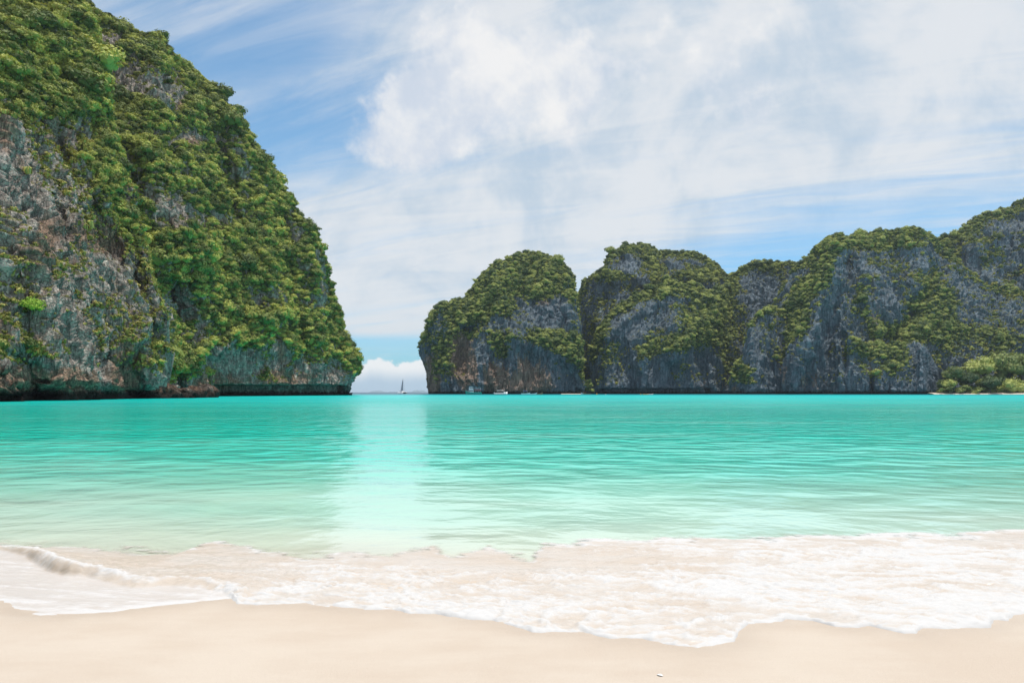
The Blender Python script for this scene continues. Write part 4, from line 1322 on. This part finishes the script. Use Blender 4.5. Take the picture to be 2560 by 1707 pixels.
FAR = simple('hazed_far_island', (0.20, 0.28, 0.32), 1.0)  # fade of distance put into the colour as a paler, bluer tone
def island(px0, px1, D_, h, seed):
    n = 60
    xs = np.linspace(px0, px1, n)
    V = []; Fc = []
    tt = np.linspace(-1, 1, n)
    hh = h*np.clip(1-tt*tt, 0, 1)**0.7*(0.65+0.6*fbm(tt*2.3+seed, tt*0, tt*0+seed, 4))
    rows = 6
    for r_ in range(rows):
        s = r_/(rows-1)
        prof = math.sin(math.pi*s)
        for i in range(n):
            V.append(((xs[i]-CX)/F*D_, D_ + (s-0.5)*D_*0.06, -2 + hh[i]*prof))
    for r_ in range(rows-1):
        for i in range(n-1):
            a = r_*n+i; Fc.append([a, a+1, a+n+1, a+n])
    o = bpy.data.objects.new('distant_island', raw_mesh('distant_island', V, Fc, [FAR], smooth=True)); C.objects.link(o)
    o['kind'] = 'structure'
    return o
island(925, 966, 5300, 22, 1.0)
island(1018, 1078, 5000, 22, 2.0)
island(970, 1000, 5700, 12, 3.0)


# ------------------------------------------------------------------ boats
WHITE = simple('white_gelcoat', (0.80, 0.81, 0.82), 0.3, var=0.03)
GREEN = simple('sea_green_paint', (0.01, 0.50, 0.40), 0.4)
TEAL = simple('teal_canopy', (0.04, 0.30, 0.34), 0.6)
NAVY = simple('dark_glass', (0.02, 0.025, 0.04), 0.15)
BLUE = simple('blue_tarpaulin', (0.03, 0.11, 0.30), 0.6)
PALEBLUE = simple('pale_blue_paint', (0.45, 0.62, 0.75), 0.4)
RED = simple('red_paint', (0.45, 0.06, 0.05), 0.5)
WOOD = simple('varnished_wood', (0.36, 0.22, 0.11), 0.5)
DECK = simple('tan_deck', (0.50, 0.42, 0.32), 0.7)
SAIL = simple('grey_white_sail', (0.58, 0.61, 0.65), 0.8)
ORANGE = simple('orange_plastic', (0.85, 0.42, 0.08), 0.4)
METAL = simple('brushed_metal', (0.5, 0.5, 0.5), 0.35, 0.8)
SHELLM = simple('white_shell', (0.84, 0.83, 0.80), 0.45, var=0.05)


class MB:
    def __init__(s): s.V = []; s.F = []
    def box(s, x0, x1, y0, y1, z0, z1, tx=0.0, ty=0.0):
        b = len(s.V)
        for z, k in ((z0, 0), (z1, 1)):
            s.V += [(x0+tx*k, y0+ty*k, z), (x1-tx*k, y0+ty*k, z), (x1-tx*k, y1-ty*k, z), (x0+tx*k, y1-ty*k, z)]
        s.F += [[b, b+3, b+2, b+1], [b+4, b+5, b+6, b+7], [b, b+1, b+5, b+4], [b+1, b+2, b+6, b+5], [b+2, b+3, b+7, b+6], [b+3, b, b+4, b+7]]
        return s
    def tube(s, p, q_, r0, r1=None, k=6):
        r1 = r0 if r1 is None else r1
        p = Vector(p); q_ = Vector(q_); ax_ = (q_-p).normalized()
        u = ax_.cross(Vector((0.31, 0.2, 0.93))).normalized(); w_ = ax_.cross(u)
        b = len(s.V)
        for c0, rr_ in ((p, r0), (q_, r1)):
            for i in range(k):
                a = 2*math.pi*i/k
                s.V.append(tuple(c0+(u*math.cos(a)+w_*math.sin(a))*rr_))
        for i in range(k): s.F.append([b+i, b+(i+1) % k, b+k+(i+1) % k, b+k+i])
        s.F += [list(range(b+k-1, b-1, -1)), list(range(b+k, b+2*k))]
        return s
    def hull(s, L_, W, H, bow=0.35, rise=0.35, stern=0.85, n=14, y=0.0, keel=0.35):
        """bow towards +x, waterline z = 0"""
        b = len(s.V)
        for i in range(n):
            t = i/(n-1)
            x = -L_/2 + L_*t
            k = 1.0 if t < 1-bow else max(0.02, 1-((t-(1-bow))/bow)**2.0)
            k *= stern + (1-stern)*min(1, t*3)
            zt = H*(1 + rise*max(0, (t-0.45)/0.55)**1.8)
            hw = W/2*k
            xo = L_*0.06*max(0, (t-0.8)/0.2)
            s.V += [(x-xo, y, -keel), (x-xo*0.6, y-hw*0.75, -keel*0.2), (x, y-hw, zt), (x, y-hw*0.88, zt-0.03), (x, y+hw*0.88, zt-0.03), (x, y+hw, zt), (x-xo*0.6, y+hw*0.75, -keel*0.2)]
        m7 = 7
        for i in range(n-1):
            for k in range(m7):
                a = b+i*m7+k; c_ = b+i*m7+(k+1) % m7
                s.F.append([a, c_, c_+m7, a+m7])
        s.F.append([b+k for k in range(m7)][::-1]); s.F.append([b+(n-1)*m7+k for k in range(m7)])
        return s
    def build(s, name, mat, parent=None, smooth=False):
        o = bpy.data.objects.new(name, raw_mesh(name, s.V, s.F, [mat], smooth=smooth)); C.objects.link(o)
        if parent: o.parent = parent
        return o


def root(name, px, D_, rz, label, cat, group=None):
    e = bpy.data.objects.new(name, None); C.objects.link(e)
    e.location = ((px-CX)/F*D_, D_, 0); e.rotation_euler = (0, 0, rz)
    if cat == 'boat' and D_ < 700: e.scale = (1, 1, 1.25)
    return tag(e, label, cat, group)


# sea-green tour boat, bow to the left
t = root('tour_boat', 1183.5, 530, R(180), 'sea green double deck tour boat with a white wheelhouse under the dome island', 'boat', 'boats under the dome island')
hl = MB().hull(12.6, 3.6, 1.25, 0.4, 0.75, 0.9).build('hull', GREEN, t)
MB().hull(12.0, 3.66, 0.16, 0.4, 0.0, 0.9, keel=0.05).build('boot_stripe', NAVY, t).location.z = 0.05
MB().box(-5.6, 5.0, -1.5, 1.5, 1.2, 1.3).build('deck', DECK, t)
cb = MB().box(-0.4, 3.6, -1.35, 1.35, 1.3, 2.9, 0.15, 0.05).build('cabin', WHITE, t)
for k in range(4): MB().box(-0.05+k*0.85, 0.5+k*0.85, 1.31, 1.38, 1.85, 2.5).build('window', NAVY, cb)
MB().box(-5.9, 4.1, -1.6, 1.6, 2.9, 3.02).build('upper_deck', WHITE, t)
MB().box(-5.9, -0.6, 1.62, 1.66, 2.4, 2.9).build('side_curtain', RED, t)
wh = MB().box(0.2, 3.4, -1.2, 1.2, 3.02, 4.7, 0.2, 0.08).build('wheelhouse', WHITE, t)
for k in range(3): MB().box(0.5+k*0.9, 1.1+k*0.9, 1.12, 1.20, 3.7, 4.3).build('window', NAVY, wh)
MB().box(3.28, 3.46, -0.9, 0.9, 3.7, 4.3).build('windscreen', NAVY, wh)
MB().box(0.0, 3.7, -1.35, 1.35, 4.7, 4.82).build('wheelhouse_roof', PALEBLUE, t)
MB().box(-5.4, 0.0, -1.5, 1.5, 4.5, 4.62).build('canopy', TEAL, t)
for x in (-5.3, -3.6, -1.9):
    for y in (-1.4, 1.4):
        MB().tube((x, y, 3.02), (x, y, 4.5), 0.05).build('canopy_post', WHITE, t)
        MB().tube((x, y, 1.3), (x, y, 2.9), 0.06).build('deck_post', WHITE, t)
for y in (-1.5, 1.5):
    MB().tube((-5.8, y, 3.7), (0, y, 3.7), 0.04).build('rail', WHITE, t)
    MB().tube((3.6, y*0.9, 1.9), (5.9, y*0.3, 2.5), 0.05).build('bow_rail', WHITE, t)
MB().tube((1.6, 0, 4.8), (1.6, 0, 5.8), 0.06, 0.03).build('mast', WOOD, t)

# white speedboat, bow to the right
t = root('speedboat', 1252.5, 470, R(0), 'white covered speedboat with a sharp bow between the green tour boat and the moored boats', 'boat', 'boats under the dome island')
MB().hull(9.2, 2.5, 0.85, 0.5, 0.75, 0.9).build('hull', WHITE, t, True)
MB().hull(8.8, 2.54, 0.14, 0.5, 0.0, 0.9, keel=0.04).build('boot_stripe', NAVY, t)
MB().box(-3.2, 1.9, -1.1, 1.1, 0.8, 0.9).build('deck', DECK, t)
MB().box(-3.0, 2.2, -1.15, 1.15, 2.25, 2.38, 0.25, 0.1).build('hardtop', WHITE, t)
for x in (-2.7, -1.4, 0.0, 1.4):
    for y in (-1.05, 1.05):
        MB().tube((x, y, 0.8), (x, y, 2.28), 0.05).build('hardtop_post', WHITE, t)
MB().box(1.35, 1.5, -0.95, 0.95, 1.0, 2.0).build('windscreen', NAVY, t)
MB().box(1.5, 3.4, -0.85, 0.85, 0.95, 1.45, 0.5, 0.25).build('foredeck', WHITE, t)
for k, x in enumerate((-2.2, -1.2, -0.2)): MB().box(x, x+0.35, -0.9, 0.9, 0.9, 1.45).build('bench', RED, t)
for y in (-0.55, 0.55):
    mo = MB().box(-5.0, -4.45, y-0.2, y+0.2, 0.5, 1.35, 0.08, 0.05).build('outboard_motor', WHITE, t)
    MB().box(-4.85, -4.65, y-0.06, y+0.06, -0.6, 0.5).build('motor_leg', NAVY, mo)

# small moored boats
t = root('speedboat', 1314, 505, R(8), 'small pale speedboat with a blue awning, moored right of the white speedboat', 'boat', 'boats under the dome island')
MB().hull(6.8, 2.0, 0.7, 0.45, 0.6, 0.9).build('hull', WHITE, t)
MB().box(-1.8, 1.4, -0.9, 0.9, 1.9, 2.15, 0.3, 0.15).build('awning', BLUE, t)
for x in (-1.5, 1.1):
    for y in (-0.8, 0.8): MB().tube((x, y, 0.6), (x, y, 1.95), 0.05).build('awning_post', METAL, t)
MB().box(0.9, 1.1, -0.7, 0.7, 0.7, 1.3).build('windscreen', NAVY, t)
MB().box(-3.7, -3.3, -0.25, 0.25, 0.3, 1.1).build('outboard_motor', NAVY, t)


def longtail(px, D_, rz, L_, hullm, lab, canopy=None):
    t = root('longtail_boat', px, D_, rz, lab, 'boat', 'boats under the dome island')
    MB().hull(L_, L_*0.2, 0.55, 0.5, 1.1, 0.6).build('hull', hullm, t)
    MB().tube((L_*0.47, 0, 1.0), (L_*0.56, 0, 2.1), 0.10, 0.05).build('prow', WOOD, t)
    for k in range(3): MB().box(-L_*0.25+k*L_*0.2, -L_*0.2+k*L_*0.2, -L_*0.09, L_*0.09, 0.42, 0.50).build('bench', DECK, t)
    if canopy:
        MB().box(-L_*0.3, L_*0.12, -0.75, 0.75, 1.7, 1.78).build('canopy', canopy, t)
        for x in (-L_*0.28, L_*0.1):
            for y in (-0.68, 0.68): MB().tube((x, y, 0.5), (x, y, 1.7), 0.04).build('canopy_post', WOOD, t)
    MB().tube((-L_*0.5, 0, 0.8), (-L_*0.62, 0, 0.1), 0.05).build('propeller_shaft', METAL, t)
longtail(1334, 515, R(-4), 5.4, WHITE, 'white open longtail boat moored beside the blue awning boat')
longtail(1349, 500, R(12), 4.6, WOOD, 'brown wooden longtail boat with a raised prow, rightmost of the moored cluster', None)
longtail(1467, 545, R(178), 5.6, WOOD, 'wooden longtail boat with a blue canopy drawn up at the sand spit', BLUE)
longtail(1459, 549, R(170), 4.4, WHITE, 'white longtail boat with a red canopy beside the sand spit', RED)


def buoy(px, D_, r_, mat, lab, grp='buoys in the bay'):
    bm = bmesh.new()
    bmesh.ops.create_uvsphere(bm, u_segments=16, v_segments=10, radius=r_)
    bmesh.ops.create_cone(bm, segments=10, radius1=r_*0.3, radius2=r_*0.22, depth=r_*0.5, cap_ends=True)
    for v_ in bm.verts[-20:]: v_.co.z += r_*1.15
    me = bpy.data.meshes.new('buoy'); bm.to_mesh(me); bm.free(); me.materials.append(mat)
    me.polygons.foreach_set('use_smooth', np.full(len(me.polygons), True))
    o = bpy.data.objects.new('buoy', me); C.objects.link(o)
    o.location = ((px-CX)/F*D_, D_, r_*0.35)
    tag(o, lab, 'buoy', grp)
buoy(1492, 470, 0.42, ORANGE, 'orange round buoy floating in front of the slot')
buoy(1514, 440, 0.28, WHITE, 'small white buoy just right of the orange buoy')
buoy(1602, 440, 0.34, ORANGE, 'small orange buoy left of the kayaks under the long wall')

for k, (px, D_, rz, mt, lab) in enumerate([(1615, 475, 4, ORANGE, 'orange kayak floating right of the small buoy'), (1626, 478, -6, WHITE, 'pale kayak at the right end of the pair')]):
    t = root('kayak', px, D_, R(rz), lab, 'kayak', 'kayaks under the long wall')
    m1 = MB()
    n = 12; b = 0
    for i in range(n):
        u = i/(n-1); x = -1.9+3.8*u; hw = 0.36*max(0.03, math.sin(math.pi*u))**0.7; zt = 0.28 + 0.18*abs(2*u-1)**3
        m1.V += [(x, 0, -0.08), (x, -hw, 0.1), (x, -hw*0.7, zt), (x, hw*0.7, zt), (x, hw, 0.1)]
    for i in range(n-1):
        for j in range(5): m1.F.append([i*5+j, i*5+(j+1) % 5, (i+1)*5+(j+1) % 5, (i+1)*5+j])
    m1.build('hull', mt, t, True)
    MB().box(-0.45, 0.35, -0.18, 0.18, 0.27, 0.34).build('seat', NAVY, t)
    MB().box(-0.5, -0.42, -0.18, 0.18, 0.30, 0.62).build('backrest', NAVY, t)

# sailing catamaran leaving the bay
t = root('sailing_catamaran', 1006.5, 800, R(-52), 'grey sailed catamaran heading out through the bay mouth', 'boat')
for y in (-2.6, 2.6): MB().hull(12.5, 1.3, 1.5, 0.4, 0.15, 0.9, y=y).build('hull', WHITE, t, True)
MB().box(-5.2, 2.4, -2.6, 2.6, 1.2, 1.6).build('bridge_deck', WHITE, t)
MB().box(2.4, 5.2, -2.4, 2.4, 1.35, 1.42).build('trampoline', NAVY, t)
sl = MB().box(-3.4, 1.9, -1.9, 1.9, 1.6, 2.9, 0.6, 0.3).build('saloon', WHITE, t)
MB().box(-3.1, 1.6, -1.93, 1.93, 2.0, 2.5, 0.1, 0.06).build('window_band', NAVY, sl)
MB().box(-5.2, -3.0, -1.7, 1.7, 3.0, 3.12).build('bimini', NAVY, t)
MB().tube((1.2, 0, 1.6), (0.9, 0, 17.4), 0.16, 0.09).build('mast', METAL, t)
MB().tube((1.1, 0, 3.4), (-4.8, 0, 3.6), 0.12).build('boom', METAL, t)
s_ = MB(); nn = 12
for i in range(nn):
    u = i/(nn-1)
    z = 3.8 + 13.2*u; ln = 5.6*(1-u)**0.9 + 0.25
    for j in range(6):
        w_ = j/5
        s_.V.append((0.95 - 0.15*u - ln*w_, 0.42*math.sin(math.pi*w_)*(1-u*0.6), z))
for i in range(nn-1):
    for j in range(5): s_.F.append([i*6+j, i*6+j+1, (i+1)*6+j+1, (i+1)*6+j])
ms_ = s_.build('mainsail', SAIL, t, True)
so_ = ms_.modifiers.new('cloth', 'SOLIDIFY'); so_.thickness = 0.02
for p, q_ in (((5.9, 0, 1.7), (0.95, 0, 15.6)), ((0.6, 2.8, 1.5), (0.95, 0, 15.0)), ((0.6, -2.8, 1.5), (0.95, 0, 15.0))):
    MB().tube(p, q_, 0.035, k=4).build('stay', METAL, t)

# broken white shell lying on the sand
sx_, sy_ = ground(1652, 1689)
V = []; Fc = []
nr_, na = 7, 16
for i in range(nr_):
    rr_ = i/(nr_-1)
    for j in range(na):
        a = -1.25 + 2.5*j/(na-1)
        rad = 0.021*rr_*(1+0.04*math.cos(j*math.pi))
        for_z = 0.008*math.sin(math.pi*0.5*(1-rr_)) + 0.0010*math.cos(j*math.pi)*rr_
        V.append((rad*math.sin(a), rad*math.cos(a), for_z))
for i in range(nr_-1):
    for j in range(na-1): Fc.append([i*na+j, i*na+j+1, (i+1)*na+j+1, (i+1)*na+j])
sh = bpy.data.objects.new('shell', raw_mesh('shell', V, Fc, [SHELLM], smooth=True)); C.objects.link(sh)
sh.location = (sx_, sy_, float(beach_z(np.array(sy_)))+0.004); sh.rotation_euler = (0.35, 0.1, 2.3)
sh.modifiers.new('thickness', 'SOLIDIFY').thickness = 0.0018
tag(sh, 'small broken white shell lying on the bare sand', 'shell')

# ------------------------------------------------------------------ thin sea air between here and the far cliffs
hz_m = bpy.data.materials.new('sea_haze'); hz_m.use_nodes = True
nt = hz_m.node_tree; nt.nodes.clear()
vo = nt.nodes.new('ShaderNodeVolumePrincipled'); ou = nt.nodes.new('ShaderNodeOutputMaterial')
vo.inputs['Color'].default_value = (0.80, 0.90, 1.0, 1)
vo.inputs['Density'].default_value = 0.00007
vo.inputs['Anisotropy'].default_value = 0.2
nt.links.new(vo.outputs[0], ou.inputs['Volume'])
hb = MB().box(-8300, 8300, -300, 6300, -8, 330)
hz = hb.build('haze', hz_m); hz['kind'] = 'stuff'; hz['label'] = 'thin sea haze over the bay'
